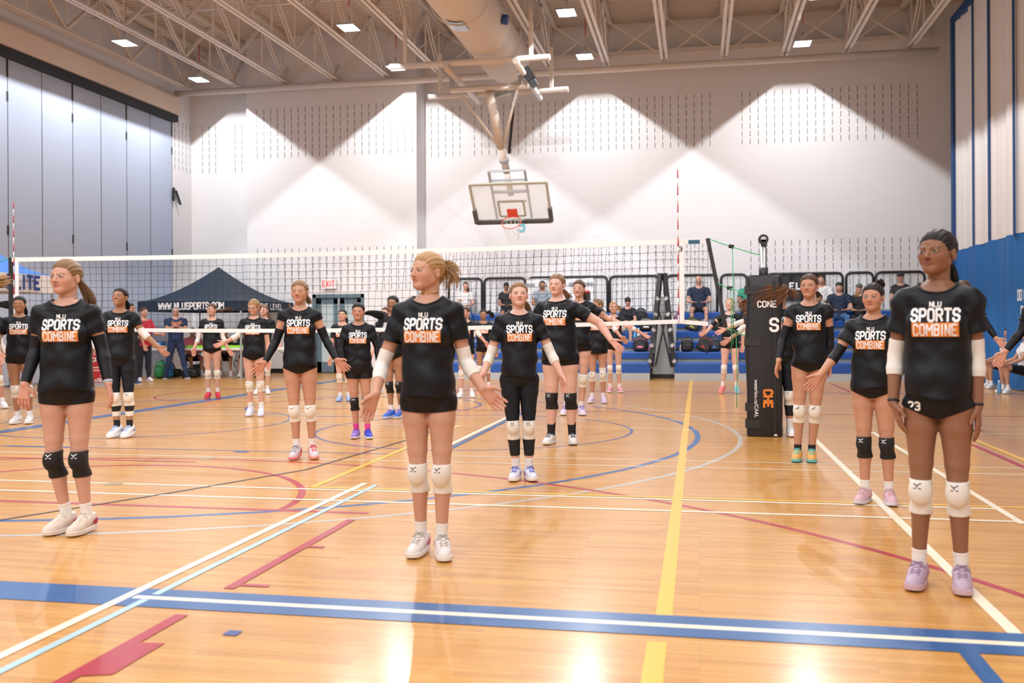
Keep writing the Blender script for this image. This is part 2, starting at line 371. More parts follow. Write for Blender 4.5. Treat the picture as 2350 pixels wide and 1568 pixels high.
# ------------------------------------------------------------------ spiral duct
DX, DZ = -4.37, 7.5
t = empty('air_duct', (DX, 22, DZ), label='large round cream spiral air duct hanging between the roof trusses', cat='air duct')
prof = []
b = MB(); n = 40; yy = 0; k0 = 0
ring = []
while yy > -31:
    ring += [(yy, .555), (yy-.13, .555), (yy-.14, .5595), (yy-.155, .5595)]; yy -= .165
for (a, r) in ring:
    for j in range(n): th = 2*math.pi*j/n; b.v.append((r*math.cos(th), a, r*math.sin(th)))
for i in range(len(ring)-1):
    for j in range(n): b.f.append((i*n+j, i*n+(j+1) % n, (i+1)*n+(j+1) % n, (i+1)*n+j)); b.sm.append(True)
b.build('duct_shell', 'duct', t)
k = [(0, .555), (.05, .53), (.07, .45), (.075, .001)]
b = MB()
for (a, r) in k:
    for j in range(n): th = 2*math.pi*j/n; b.v.append((r*math.cos(th), a, r*math.sin(th)))
for i in range(len(k)-1):
    for j in range(n): b.f.append((i*n+j, i*n+(j+1) % n, (i+1)*n+(j+1) % n, (i+1)*n+j)); b.sm.append(i == 0)
b.build('end_cap', 'duct', t)
p = at_y(1130, 80, 17.6)
b = MB().grid(lambda u, v: (-.20+.4*u, -4.6+.5*v, -.0)+() if False else ((.585*math.sin(-.45+.6*u)-.0), -4.65+.55*v, -.585*math.cos(-.45+.6*u)), 8, 2).build('air_grille', 'steel', t)
b = MB().tube([(.56, -3.2, -.1), (.66, -3.2, -.12)], .10, 14).build('duct_gauge', 'blue', t)
for yy in (20.5, 17.5, 14.5, 11.5):
    b = MB()
    b.tube([(-.62, yy-22, .0), (-.62, yy-22, 1.5)], .008, 5).tube([(.62, yy-22, .0), (.62, yy-22, 1.5)], .008, 5)
    b.tube(arc((0, yy-22, 0), .60, 180, 360, 20, 0, 2), .012, 5).build('hanger_strap', 'truss', t)
# ------------------------------------------------------------------ ceiling lights
LX = [-12.6, -7.3, -2.6, 2.38]; LYs = [22.65, 19.4, 16.15, 12.9, 9.65, 6.4, 3.15, -.1, -3.35, -6.6]
LZ = 7.60
lproto = None
def lamp_profile(ld):
    """photometric profile of the fixture: wide beam with a sharp side cut-off, nothing upward"""
    ld.use_nodes = True; nt = ld.node_tree; em = nt.nodes['Emission']; L = nt.links
    tc = nt.nodes.new('ShaderNodeTexCoord'); sp = nt.nodes.new('ShaderNodeSeparateXYZ'); L.new(tc.outputs['Normal'], sp.inputs[0])
    def mth(op, a, b=None):
        n = nt.nodes.new('ShaderNodeMath'); n.operation = op
        for i, v in enumerate((a, b)):
            if v is None: continue
            if isinstance(v, (int, float)): n.inputs[i].default_value = v
            else: L.new(v, n.inputs[i])
        return n.outputs[0]
    az = mth('MAXIMUM', mth('ABSOLUTE', sp.outputs[2]), .001); rx = mth('DIVIDE', mth('ABSOLUTE', sp.outputs[0]), az)
    mr = nt.nodes.new('ShaderNodeMapRange'); mr.interpolation_type = 'SMOOTHSTEP'; mr.inputs[1].default_value = 1.45; mr.inputs[2].default_value = 1.22; mr.inputs[3].default_value = 0; mr.inputs[4].default_value = 1; L.new(rx, mr.inputs[0])
    ry = mth('DIVIDE', mth('ABSOLUTE', sp.outputs[1]), az); m2 = nt.nodes.new('ShaderNodeMapRange'); m2.interpolation_type = 'SMOOTHSTEP'; m2.inputs[1].default_value = 9; m2.inputs[2].default_value = 3; m2.inputs[3].default_value = 0; m2.inputs[4].default_value = 1; L.new(ry, m2.inputs[0])
    L.new(mth('MULTIPLY', mr.outputs[0], m2.outputs[0]), em.inputs[1])
rown = ['first', 'second', 'third', 'fourth', 'fifth', 'sixth', 'seventh', 'eighth', 'ninth', 'tenth']
coln = ['by the folding partition', 'left of the air duct', 'just right of the air duct', 'by the divider curtain']
for r, ly in enumerate(LYs):
    for c, lx in enumerate(LX):
        if lproto is None:
            t = empty('ceiling_light', (lx, ly, LZ)); lproto = t
            h = MB()
            h.box((-.185, -.24, .055), (.185, .24, .07))
            for s in (-1, 1):
                h.box((s*.185-.004, -.24, .035), (s*.185+.004, .24, .07))
                h.box((-.185, s*.24-.004, .035), (.185, s*.24+.004, .07))
            h.build('housing', 'dullsteel', t)
            MB().box((-.09, -.10, .07), (.09, .10, .13)).box((-.05, -.06, .13), (.05, .06, .16)).build('driver_box', 'white', t)
            MB().tube([(0, 0, .16), (.02, 0, .24), (-.01, 0, .30)], .018, 6).tube([(0, 0, .30), (0, 0, 1.3)], .006, 5).build('hanging_cable', 'steel', t)
            MB().tube([(.012, 0, .5), (.012, 0, .95)], .012, 6).build('red_sleeve', 'red', t)
            f = MB(); f.poly([(-.18, -.235, .04), (-.18, .235, .04), (.18, .235, .04), (.18, -.235, .04)]).build('led_panel', 'led', t)
            ld = bpy.data.lights.new('lamp_light', 'POINT'); ld.shadow_soft_size = .018; ld.energy = LAMP_W; ld.color = (.97, .98, 1.0)
            lo = bpy.data.objects.new('lamp_light', ld); COL.objects.link(lo); lo.parent = t; lo.location = (0, 0, .012); lamp_profile(ld)
        else:
            t = copy_tree(lproto); t.location = (lx, ly, LZ)
        tag(t, 'ceiling light %s, %s row from back wall' % (coln[c], rown[r]), 'ceiling light', 'high bay ceiling lights')
# ------------------------------------------------------------------ floor markings
LC = {'blueP': mat('paint_blue', (.008, .10, .30), .4, coat=.4, spec=.3), 'cream': mat('paint_cream', (.88, .78, .60), .4, coat=.4, spec=.3), 'redP': mat('paint_red', (.42, .02, .045), .4, coat=.4, spec=.3),
      'yel': mat('paint_yellow', (.85, .48, .05), .4, coat=.4, spec=.3), 'sky': mat('paint_light_blue', (.40, .60, .66), .4, coat=.4, spec=.3), 'gry': mat('paint_grey', (.50, .47, .42), .4, coat=.4, spec=.3),
      'blk': mat('paint_black', (.05, .04, .06), .4, coat=.4, spec=.3), 'indigo': mat('paint_indigo', (.03, .07, .28), .4, coat=.4, spec=.3)}
lay = [0.0006]
def fmark(pts, m, closed=False):
    lay[0] += .00006; z = lay[0]
    MB().poly([(p[0], p[1], z) for p in pts]).build('court_marking', LC[m], fl, kind='structure')
def hline(y, x0, x1, w, m): fmark([(x0, y-w/2), (x1, y-w/2), (x1, y+w/2), (x0, y+w/2)], m)
def vline(x, y0, y1, w, m): fmark([(x-w/2, y0), (x+w/2, y0), (x+w/2, y1), (x-w/2, y1)], m)
def farc(c, r, a0, a1, w, m, n=64):
    lay[0] += .00006; z = lay[0]; b = MB()
    for i in range(n):
        t0 = math.radians(a0+(a1-a0)*i/n); t1 = math.radians(a0+(a1-a0)*(i+1)/n)
        q = [(c[0]+rr*math.cos(t), c[1]+rr*math.sin(t), z) for rr, t in ((r-w/2, t0), (r+w/2, t0), (r+w/2, t1), (r-w/2, t1))]
        b.poly(q)
    b.build('court_marking', LC[m], fl, kind='structure')
farc((-5.4, 10.65), 5.85, -180, 180, .05, 'gry'); farc((-5.4, 10.65), 5.4, -180, 180, .06, 'blueP')
farc((-4.45, 1.55), 6.64, 8, 172, .05, 'redP'); farc((-4.55, 5.97), 1.8, 0, 180, .055, 'redP')
hline(5.97, -13, -2.13, .055, 'redP'); farc((-2.6, 11.0), 1.85, -180, 180, .035, 'indigo'); farc((-7.1, 11.35), 1.85, -180, 180, .035, 'indigo'); farc((-5.1, 14.2), 1.8, -180, 180, .04, 'indigo')
farc((-7.9, 16.3), 1.8, -180, 180, .05, 'redP')
hline(8.8, -13.5, -2.9, .03, 'indigo'); hline(8.8, -7.1, -6.2, .08, 'blueP'); hline(8.74, -4.5, -4.35, .1, 'indigo'); hline(8.35, -13.5, 5, .03, 'cream'); hline(8.0, -13.5, -4.5, .045, 'redP')
hline(8.75, -2.4, 5, .03, 'cream') ; hline(6.87, -2.9, 5.5, .05, 'yel'); hline(6.79, -13.5, 1.96, .045, 'cream'); hline(6.37, -13.5, 5.5, .045, 'cream')
hline(17.8, -13, 5.5, .05, 'blueP'); vline(-8.15, 8.8, 24, .22, 'blueP'); vline(-.145, 4.0, 22, .07, 'yel'); vline(-.16, 2, 3.72, .075, 'yel')
vline(-2.9, 6.87, 11.5, .06, 'yel'); vline(1.22, 3.9, 10.7, .055, 'cream'); vline(1.94, 6.3, 11.4, .05, 'cream'); vline(2.86, 5, 13, .05, 'yel'); vline(2.72, 5, 21, .05, 'redP')
for (ya, yb) in ((12.5, 16), (11.4, 12.4)): hline(ya, -13, 5.4, .03, 'cream')
hline(13.6, -13, 5.4, .03, 'redP')
vline(.98, 2.0, 3.82, .07, 'blueP')
hline(3.93, -13.5, 5.5, .27, 'blueP'); hline(3.93, -2.52, 5.5, .048, 'cream')
vline(-2.56, 2.2, 7.12, .05, 'cream'); vline(-2.52, 9.0, 12.6, .06, 'cream'); vline(-2.445, 2.2, 3.9, .04, 'sky'); vline(-2.445, 3.98, 7.05, .04, 'sky'); vline(-2.44, 9.1, 14, .06, 'blueP')
fmark([(-2.19, 2.2), (-2.13, 2.2), (-2.13, 3.0), (-2.03, 3.03), (-2.03, 3.37), (-2.13, 3.36), (-2.13, 3.72), (-2.19, 3.72)], 'redP')
vline(-2.16, 4.13, 5.75, .055, 'redP'); hline(4.2, -2.16, -1.99, .035, 'redP'); hline(5.0, -2.16, -2.04, .04, 'redP')
fmark([(-1.86, 3.5), (-1.80, 3.5), (-1.80, 3.56), (-1.86, 3.56)], 'indigo')
pl = [(-4.6, 4.9), (-4.38, 5.37), (-3.85, 6.45), (-3.31, 7.7), (-3.1, 9.8), (-3.05, 11)]
for i in range(len(pl)-1):
    a = Vector((*pl[i], 0)); b_ = Vector((*pl[i+1], 0)); d = (b_-a).normalized(); nn = Vector((-d.y, d.x, 0))*.014
    fmark([a-nn, b_-nn, b_+nn, a+nn], 'blk')
for (px, py) in ((262, 1111), (475, 1053)):
    g = ground(px, py); lay[0] += .0001
    MB().lathe([(.07, 0), (.07, .0008)], (g.x, g.y, .0015), 20).build('floor_plate', mat('brass_plate', (.35, .26, .14), .4, .6), fl, kind='structure')
# ------------------------------------------------------------------ double door + exit sign
t = empty('door_1', ((dl+dr)/2, BY+.1, 0), kind='structure')
wd = (dr-dl)/2
b = MB()
for x in (-wd+.04, wd-.04): b.box((x-.05, -.1, 0), (x+.05, .06, DH))
b.box((-wd, -.1, DH-.1), (wd, .06, DH)).build('door_frame', 'doorgrey', t)
for s in (-1, 1):
    x0, x1 = (.02, wd-.09) if s > 0 else (-wd+.09, -.02)
    f = MB().box((x0, -.03, .02), (x0+.13, .03, DH-.1)).box((x1-.13, -.03, .02), (x1, .03, DH-.1)).box((x0, -.03, .02), (x1, .03, .3)).box((x0, -.03, DH-.26), (x1, .03, DH-.1)).build('door_leaf', 'doorgrey', t)
    MB().box((x0+.13, -.01, .3), (x1-.13, .01, DH-.26)).build('door_glass', 'doorglass', f)
    MB().tube([(x0+.1, -.09, 1.0), (x1-.1, -.09, 1.0)], .02, 8).build('push_bar', 'steel', f)
MB().box((-.03, -.05, .02), (.03, .05, DH-.1)).build('door_post', 'steel', t)
e = at_y(758, 652, BY)
t = empty('exit_sign', (e.x, BY-.09, e.z-.13), label='white exit sign with red letters on the wall above the double door', cat='exit sign')
MB().box((-.2, -.04, 0), (.2, .04, .26)).build('sign_case', 'white', t)
sign_text('EXIT', .15, (0, -.04, .055), (1, 0, 0), (0, 0, 1), 'exit', t, 'exit_letters', .004, wt=1.2, gap=1.6, cond=.75)
MB().box((-.03, .04, .1), (.03, .12, .2)).build('wall_mount', 'white', t)
p = at_y(1187, 531, WY)
n3 = sign_text('3', .31, (p.x+.1, WY-.004, p.z), (1, 0, 0), (0, 0, 1), 'teal', None, 'wall_number', .004, wt=1.4)
tag(n3, 'light teal number 3 painted on the white wall below the basketball hoop', 'number')
# ------------------------------------------------------------------ divider curtain (right)
b = MB(); bb = MB()
def cx_(y): return CURX + .05*math.sin(y*3.9) + .02*math.sin(y*9.7+1)
YE = 22.9
N = 420
t = empty('divider_curtain', (0, 0, 0), label='tall gym divider curtain, white above and blue below, along the right side', cat='curtain')
def cur(z0, z1, amp):
    def fn(u, v):
        y = 9.0 + (YE-9.0)*u
        return (CURX + amp*(.045*math.sin(y*5.2)+.03*math.sin(y*12.3+1)+.015*math.sin(y*23)), y, z0+(z1-z0)*v)
    return fn
MB().grid(cur(.03, 2.86, 1), 500, 4).build('blue_cloth', 'curtb', t)
MB().grid(cur(2.86, 8.1, .6), 400, 4).build('white_cloth', 'curtw', t)
b = MB()
for y in [YE, 21.3, 20.2, 18.7, 17.5, 16.3, 15, 13.6, 12.2]:
    w_ = .035 if y in (21.3, 18.7) else .05
    b.box((CURX-.075, y-w_, 2.8), (CURX-.05, y+w_, 8.1))
b.box((CURX-.09, YE-.12, 0.03), (CURX+.06, YE+.06, 8.1)); b.box((CURX-.08, 9, 7.95), (CURX+.08, YE, 8.12))
b.build('edge_webbing', mat('webbing_navy', (.01, .06, .20), .7), t)
pp = at_x(2345, 688, CURX-.08)
sign_text('DO NOT LEAN', .17, (CURX-.09, pp.y-.48, pp.z), (0, -1, 0), (0, 0, 1), 'whitep', t, 'warning_lettering', .01, wt=1.5, gap=1.6, cond=.9)
sign_text('ON DIVIDER CURTAIN', .17, (CURX-.09, pp.y-1.02, pp.z-.29), (0, -1, 0), (0, 0, 1), 'whitep', t, 'warning_lettering', .01, wt=1.5, gap=1.6, cond=.9)
# ------------------------------------------------------------------ volleyball net
NY = 11.45
nl, nr = at_y(38, 590, 11.9).x, at_y(1558, 551, 11.35).x     # antenna positions
NA, NB = Vector((nl, 11.88, 0)), Vector((nr, 11.36, 0))
nd = (NB-NA).normalized()
def npt(s, z, sag=0): p = NA + nd*s; return Vector((p.x, p.y, z))
NLEN = (NB-NA).length
S0, S1 = -.08, NLEN+.33
def topz(s): return 2.235 - .035*math.sin(math.pi*min(max(s/NLEN, 0), 1))
def botz(s):
    u = min(max(s/NLEN, 0), 1); return 1.215+.03*u - .07*math.sin(math.pi*u) + (-.03*(s-NLEN)/.33 if s > NLEN else 0)
def slack(s): return .03*math.sin(s*1.7)+.012*math.sin(s*6.1)
t = empty('volleyball_net', NA, label='black volleyball net with white tapes stretched across the court', cat='volleyball net')
def L_(p): return Vector(p)-NA
b = MB()
nx = 98
cols = [S0 + (S1-S0)*i/nx for i in range(nx+1)]
def bend(s, z): return slack(s)*(1-abs((z-1.75)/.55))
for i, s in enumerate(cols):
    zt, zb = topz(s)-.06, botz(s)+.05
    pts = []
    for j in range(7):
        z = zt+(zb-zt)*j/6; sh = .10*(j/6)*(-1)*math.sin(math.pi*min(max((s-NLEN*.55)/(NLEN*.45), 0), 1)) + .006*math.sin(i*2.3+j*1.7)
        p = npt(s+sh*.9, z); p.y += bend(s, z); pts.append(L_(p))
    b.tube(pts, .0022, 4, caps=False)
for r in range(1, 10):
    pts = []
    for i, s in enumerate(cols):
        if i % 2: continue
        zt, zb = topz(s)-.06, botz(s)+.05; z = zt+(zb-zt)*r/10+.004*math.sin(i*1.3+r)
        p = npt(s, z); p.y += bend(s, z); pts.append(L_(p))
    b.tube(pts, .0022, 4, caps=False)
b.build('net_mesh', 'netb', t)
def tape(name, fz, h):
    b = MB()
    for sd in (-.008, .008):
        def fn(u, v): s = S0+(S1-S0)*u; p = npt(s, fz(s)-h*v); p.y += sd + .004*math.sin(s*9); return L_(p)
        b.grid(fn, 80, 1)
    def fn2(u, v): s = S0+(S1-S0)*u; p = npt(s, fz(s)); p.y += .008*(2*v-1)+.004*math.sin(s*9); return L_(p)
    b.grid(fn2, 80, 1); return b.build(name, 'netw', t)
tape('top_tape', topz, .06); tape('bottom_tape', lambda s: botz(s)+.05, .05)
for s in (0.0, NLEN):
    zt, zb = topz(s), botz(s)
    b = MB(); p0, p1 = L_(npt(s, zt)), L_(npt(s, zb)); b.bar(p0+Vector((.03, -.014, 0)), p1+Vector((.03, -.014, 0)), .055, .008, up=(0, 1, 0)); b.build('side_band', 'netw', t)
    a = MB(); bb = MB()
    for k in range(18):
        z = zb+.1*k; q = L_(npt(s-.01, z)); q.y -= .025
        (a if k % 2 else bb).tube([q, q+Vector((0, 0, .1))], .0065, 6)
    r_ = a.build('antenna_rod', 'red', t); bb.build('antenna_white_bands', 'white', r_)
# black end rope/rod of the net on both ends
pr, prb = npt(S1, topz(S1)+.0), npt(S1+.20, botz(S1)-.02)
MB().bar(L_(pr), L_(prb), .045, .045).build('end_sleeve', 'blackpl', t)
MB().bar(L_(npt(S0, topz(S0))), L_(npt(S0, botz(S0)-.02)), .045, .04).build('end_sleeve', 'blackpl', t)
q = L_(npt(NLEN-.01, topz(NLEN)-.04)); sign_text('3', .05, q+Vector((.03, -.03, -.1)), (1, 0, 0), (0, 0, 1), 'black', t, 'tape_mark', .003)
q = L_(npt(NLEN+.17, topz(NLEN)-.04)); MB().box((q.x-.06, q.y-.018, q.z-.02), (q.x+.07, q.y-.012, q.z+.025)).build('tape_mark', mat('logo_dark', (.03, .12, .2), .6), t)
# posts
def post(x, y, side):
    t = empty('net_post', (x, y, 0))
    MB().lathe([(.17, 0), (.17, .02), (.05, .03)], (0, 0, 0), 24).build('floor_collar', 'steel', t)
    MB().tube([(0, 0, .02), (0, 0, 2.13)], .037, 18).build('pole', 'steel', t)
    MB().tube([(0, 0, 1.72), (0, 0, 1.86)], .05, 16).build('collar', 'blackpl', t)
    b = MB().tube([(.0, -.03, 2.175), (0, .03, 2.175)], .055, 20).box((-.03, -.04, 2.1), (.03, .04, 2.17)).build('pulley_wheel', 'blackpl', t)
    MB().tube([(0, -.04, 2.175), (0, -.032, 2.175)], .03, 14).build('pulley_hub', 'steel', t)
    return t
P1 = at_y(1752, 600, 10.95); t = post(P1.x, 10.95, 1)
tag(t, 'grey metal net post standing in the black pad, at the right end of the net', 'net post')
pad = empty('post_pad', (P1.x, 10.95, 0), math.radians(-4), label='tall black vinyl safety pad with orange and white writing around the net post', cat='post pad')
b = MB(); R = .19
prof = []
for (cx2, cy2, a0) in ((R-.05, R-.05, 0), (-R+.05, R-.05, 90), (-R+.05, -R+.05, 180), (R-.05, -R+.05, 270)):
    for i in range(5): a = math.radians(a0+22.5*i); prof.append((cx2+.05*math.cos(a), cy2+.05*math.sin(a)))
nn = len(prof); zz = [0.005, .03, .5, 1.0, 1.5, 1.74, 1.77]; sc_ = [.97, 1, 1, 1.01, 1, 1, .95]
for z, s_ in zip(zz, sc_):
    for (x, y) in prof: b.v.append((x*s_+.012*math.sin(z*5), y*s_, z))
for i in range(len(zz)-1):
    for j in range(nn): b.f.append((i*nn+j, i*nn+(j+1) % nn, (i+1)*nn+(j+1) % nn, (i+1)*nn+j)); b.sm.append(True)
b.f.append(tuple((len(zz)-1)*nn+j for j in range(nn))); b.sm.append(False)
b.build('pad_body', 'vinyl', pad)
for z in (1.56, 1.0, .28, .1):
    MB().box((-R-.012, -R-.014, z), (-.03 if z < 1.5 else 0.02, -R+.1, z+.09)).build('strap', 'blackpl', pad)
MB().box((.10, -R-.018, .05), (.125, -R, 1.7)).build('zip_edge', 'black', pad)
sign_text('CONE', .062, (.035, -R-.006, 1.42), (1, 0, 0), (0, 0, 1), 'whitep', pad, 'pad_lettering', .012, wt=1.5)
sign_text('S', .13, (.11, -R-.006, 1.16), (1, 0, 0), (0, 0, 1), 'whitep', pad, 'pad_lettering', .014, wt=1.5)
font_text('waterloo.ca/CARL', .055, (-.10, -R-.022, .42), (0, 0, -1), (1, 0, 0), 'whitep', pad, 'pad_lettering')
sign_text('CHE', .085, (.0, -R-.006, .42), (0, 0, -1), (1, 0, 0), 'orangep', pad, 'pad_lettering', .012, wt=2.0, gap=1.6)
P0 = NA-nd*1.05; t = post(P0.x, P0.y, -1); tag(t, 'grey metal net post just outside the left edge of the photo', 'net post')
# ropes from net end to post
def rope(a, b_, sag, label, name='net_rope'):
    pts = []
    for i in range(9): u = i/8; p = Vector(a).lerp(Vector(b_), u); p.z -= sag*4*u*(1-u); pts.append(p)
    o = MB().tube(pts, .006, 6).build(name, 'green'); m = Vector(a).lerp(Vector(b_), .42); m.z -= sag*.9
    c = MB().tube([m+Vector((-.02, 0, .005)), m+Vector((.04, 0, -.005))], .022, 8).build('rope_tensioner', 'black', o)
    tag(o, label, 'rope'); return m
m1 = rope(pr, (P1.x, 10.93, 1.99), .01, 'green rope from the top corner of the net to the post')
rope(npt(S0, topz(S0)), (P0.x, P0.y, 1.99), .01, 'green rope from the left top corner of the net out of the frame')
m2 = rope(pr.lerp(prb, .5), (P1.x-.19, 10.95, 1.58), .01, 'green rope from the middle of the net end down to the pad')
m3 = rope(prb, (P1.x-.19, 10.95, 1.1), .005, 'green rope from the bottom net corner to the pad')
for m_, z1, lb in ((m1, 1.0, 'thin green rope end hanging straight down from the upper net rope'), (m2, .88, 'green rope end hanging from the middle net rope'), (m3, .28, 'green rope end hanging lowest, nearly to the floor beside the pad')):
    o = MB().tube([m_+Vector((.02, 0, 0)), (m_.x+.03, m_.y, (m_.z+z1)/2), (m_.x+.025, m_.y, z1)], .005, 5).build('rope_end', 'green'); tag(o, lb, 'rope')
# ------------------------------------------------------------------ basketball hoop hung from the roof
HB = Vector((0, 0, 0))
tc_ = at_y(1165, 421, 21.5)      # top centre of the board (nearest edge)
tl = at_y(1082, 424, 21.5); bw = 1.83
h = empty('basketball_hoop', (tc_.x, 21.5, tc_.z), label='ceiling hung basketball hoop with glass backboard, partly folded up', cat='basketball hoop')
an = math.radians(44)
dn = Vector((0, math.sin(an), -math.cos(an))); nf = Vector((0, -math.cos(an), -math.sin(an))); bx = Vector((1, 0, 0))
W2, HH = .90, 1.07
def bp(x, d, n=0): return bx*x + dn*d + nf*n
b = MB(); b.prism([bp(-W2, 0), bp(W2, 0), bp(W2, HH), bp(-W2, HH)], nf*.012).build('backboard_glass', 'glass', h)
fr = mat('board_frame', (.50, .49, .40), .5)
b = MB()
for a_, c_ in (((-W2, 0), (W2, 0)), ((W2, 0), (W2, HH)), ((W2, HH), (-W2, HH)), ((-W2, HH), (-W2, 0))):
    b.bar(bp(*a_, .01), bp(*c_, .01), .055, .055, up=nf)
b.build('board_frame', fr, h)
b = MB()
for (x0, d0, x1, d1) in ((-.30, .50, .30, .50), (-.30, .93, .30, .93), (-.30, .50, -.30, .93), (.30, .50, .30, .93)): b.bar(bp(x0, d0, .016), bp(x1, d1, .016), .05, .006, up=nf)
b.build('target_square', fr, h)
b = MB()
for s in (-1, 1):
    b.bar(bp(s*W2, .72, .02), bp(s*W2, HH+.03, .02), .09, .11, up=nf); b.bar(bp(s*W2, HH+.02, .02), bp(s*.25, HH+.02, .02), .1, .07, up=nf)
b.bar(bp(-.3, HH+.02, .02), bp(.3, HH+.02, .02), .08, .07, up=nf)
b.build('edge_padding', mat('pad_grey', (.10, .10, .09), .6), h)
b = MB()
for s in (-1, 1): b.bar(bp(s*.42, -.28, -.1), bp(s*.42, HH, -.1), .05, .06)
b.bar(bp(-.45, -.28, -.1), bp(.45, -.28, -.1), .045).bar(bp(-.45, -.02, -.1), bp(.45, -.02, -.1), .045).bar(bp(-.45, .32, -.12), bp(.45, .32, -.12), .07).bar(bp(-.35, .6, -.12), bp(.35, .6, -.12), .05)
b.build('back_frame', 'dullsteel', h)
rc = bp(0, .90, .30)
b = MB(); rr = .228
b.tube([rc + bx*(rr*math.cos(math.radians(a))) + nf*(rr*math.sin(math.radians(a))) for a in range(0, 361, 10)], .010, 8, caps=False)
b.bar(bp(-.07, .90, .02), rc+bx*(-.06)-nf*.2, .02).bar(bp(.07, .90, .02), rc+bx*.06-nf*.2, .02)
rim = b.build('rim', 'rim', h); MB().prism([bp(-.12, .72, .012), bp(.12, .72, .012), bp(.12, .95, .012), bp(-.12, .95, .012)], nf*.03).build('rim_plate', 'rim', rim)
b = MB(); n = 12
def netp(i, k):
    a = 2*math.pi*(i+.5*(k % 2))/n; r = rr*(1-.12*k); q = rc + bx*(r*math.cos(a)) + nf*(r*math.sin(a))
    return q + Vector((.05*k/4, .0, -.09*k)) * 1.0 + dn*(.012*k)
for i in range(n):
    for k in range(4):
        b.tube([netp(i, k), netp(i, k+1)], .004, 4, caps=False); b.tube([netp(i, k), netp(i-1 if k % 2 == 0 else i+1, k+1)], .004, 4, caps=False)
b.build('hoop_net', 'white', h)
# mast and frame (local coordinates relative to hoop)
def HL(px, py, Y): return at_y(px, py, Y)-Vector((tc_.x, 21.5, tc_.z))
mt = HL(1122, 212, 20.6); mb_ = HL(1163, 395, 21.75); mbb = bp(0, .45, -.14)
b = MB(); b.tube([mt, mt.lerp(mb_, .68)], .105, 16).tube([mt.lerp(mb_, .66), mb_], .085, 16).tube([mb_, mbb], .07, 12).build('mast', 'duct', h)
for k in (.84, .86): MB().tube([mt.lerp(mb_, k-.01), mt.lerp(mb_, k+.004)], .115, 14).build('clamp_ring', 'dullsteel', h)
MB().tube([HL(1056, 214, 20.6), mt.lerp(mb_, .72)], .032, 10).build('brace_tube', 'truss', h)
MB().tube([HL(1187, 206, 20.6), mt.lerp(mb_, .72)], .032, 10).build('brace_tube', 'truss', h)
MB().bar(HL(1181, 216, 20.9), HL(1168, 352, 21.9), .06, .03).build('drive_strap', 'black', h)
MB().bar(HL(1180, 208, 20.9), HL(1180, 226, 20.9), .12, .1).build('strap_buckle', 'dullsteel', h)
MB().bar(HL(1034, 207, 20.6), HL(1212, 197, 20.6), .16, .10).build('cross_beam', 'truss', h)
MB().bar(HL(1034, 203, 20.56), HL(1200, 193, 20.56), .02, .14, up=(0, 1, 0)).build('cross_beam_face', 'dullsteel', h)
MB().tube([HL(895, 154, 19.6), HL(1262, 131, 19.6)], .065, 12).build('frame_tube', 'truss', h)
MB().tube([HL(984, 223, 22.4), HL(1304, 205, 22.4)], .065, 12).build('frame_tube', 'truss', h)
MB().tube([HL(1022, 154, 19.4), HL(1100, 235, 23.0)], .06, 12).build('frame_tube', 'truss', h)
MB().tube([HL(1183, 140, 19.3), HL(1240, 226, 22.8)], .06, 12).build('frame_tube', 'truss', h)
for (a_, b2, Y) in (((1219, 133), (1221, 75), 19.6), ((930, 150), (931, 88), 19.6), ((1266, 206), (1266, 150), 22.4), ((1010, 220), (1009, 168), 22.4)):
    p_ = HL(*a_, Y); MB().bar(p_, Vector((p_.x, p_.y, 7.84-tc_.z)), .08, .06).build('hanger', 'truss', h)
for (px, py) in ((1037, 190), (1194, 180)): MB().bar(HL(px, py-18, 20.5), HL(px, py+12, 20.5), .09, .08).build('pivot_bracket', 'dullsteel', h)
b = MB(); c_ = HL(1214, 178, 20.4); b.bar(c_+Vector((-.10, 0, .18)), c_+Vector((.06, 0, -.05)), .2, .22).bar(c_+Vector((.03, 0, -.02)), c_+Vector((.13, 0, -.2)), .15, .16); b.build('winch_motor', 'blackpl', h)
b = MB(); c_ = HL(1150, 218, 20.9); b.bar(c_+Vector((-.22, 0, -.05)), c_+Vector((.22, 0, .08)), .1, .08); b.tube([c_+Vector((-.08, -.06, .1)), c_+Vector((-.08, .06, .1))], .08, 12).tube([c_+Vector((.12, -.06, .15)), c_+Vector((.12, .06, .15))], .08, 12); b.build('cable_pulleys', 'dullsteel', h)
MB().tube([HL(1146, 230, 21), HL(1160, 330, 21.7)], .006, 5).tube([HL(1157, 230, 21), HL(1166, 330, 21.7)], .006, 5).build('lift_cable', 'dullsteel', h)
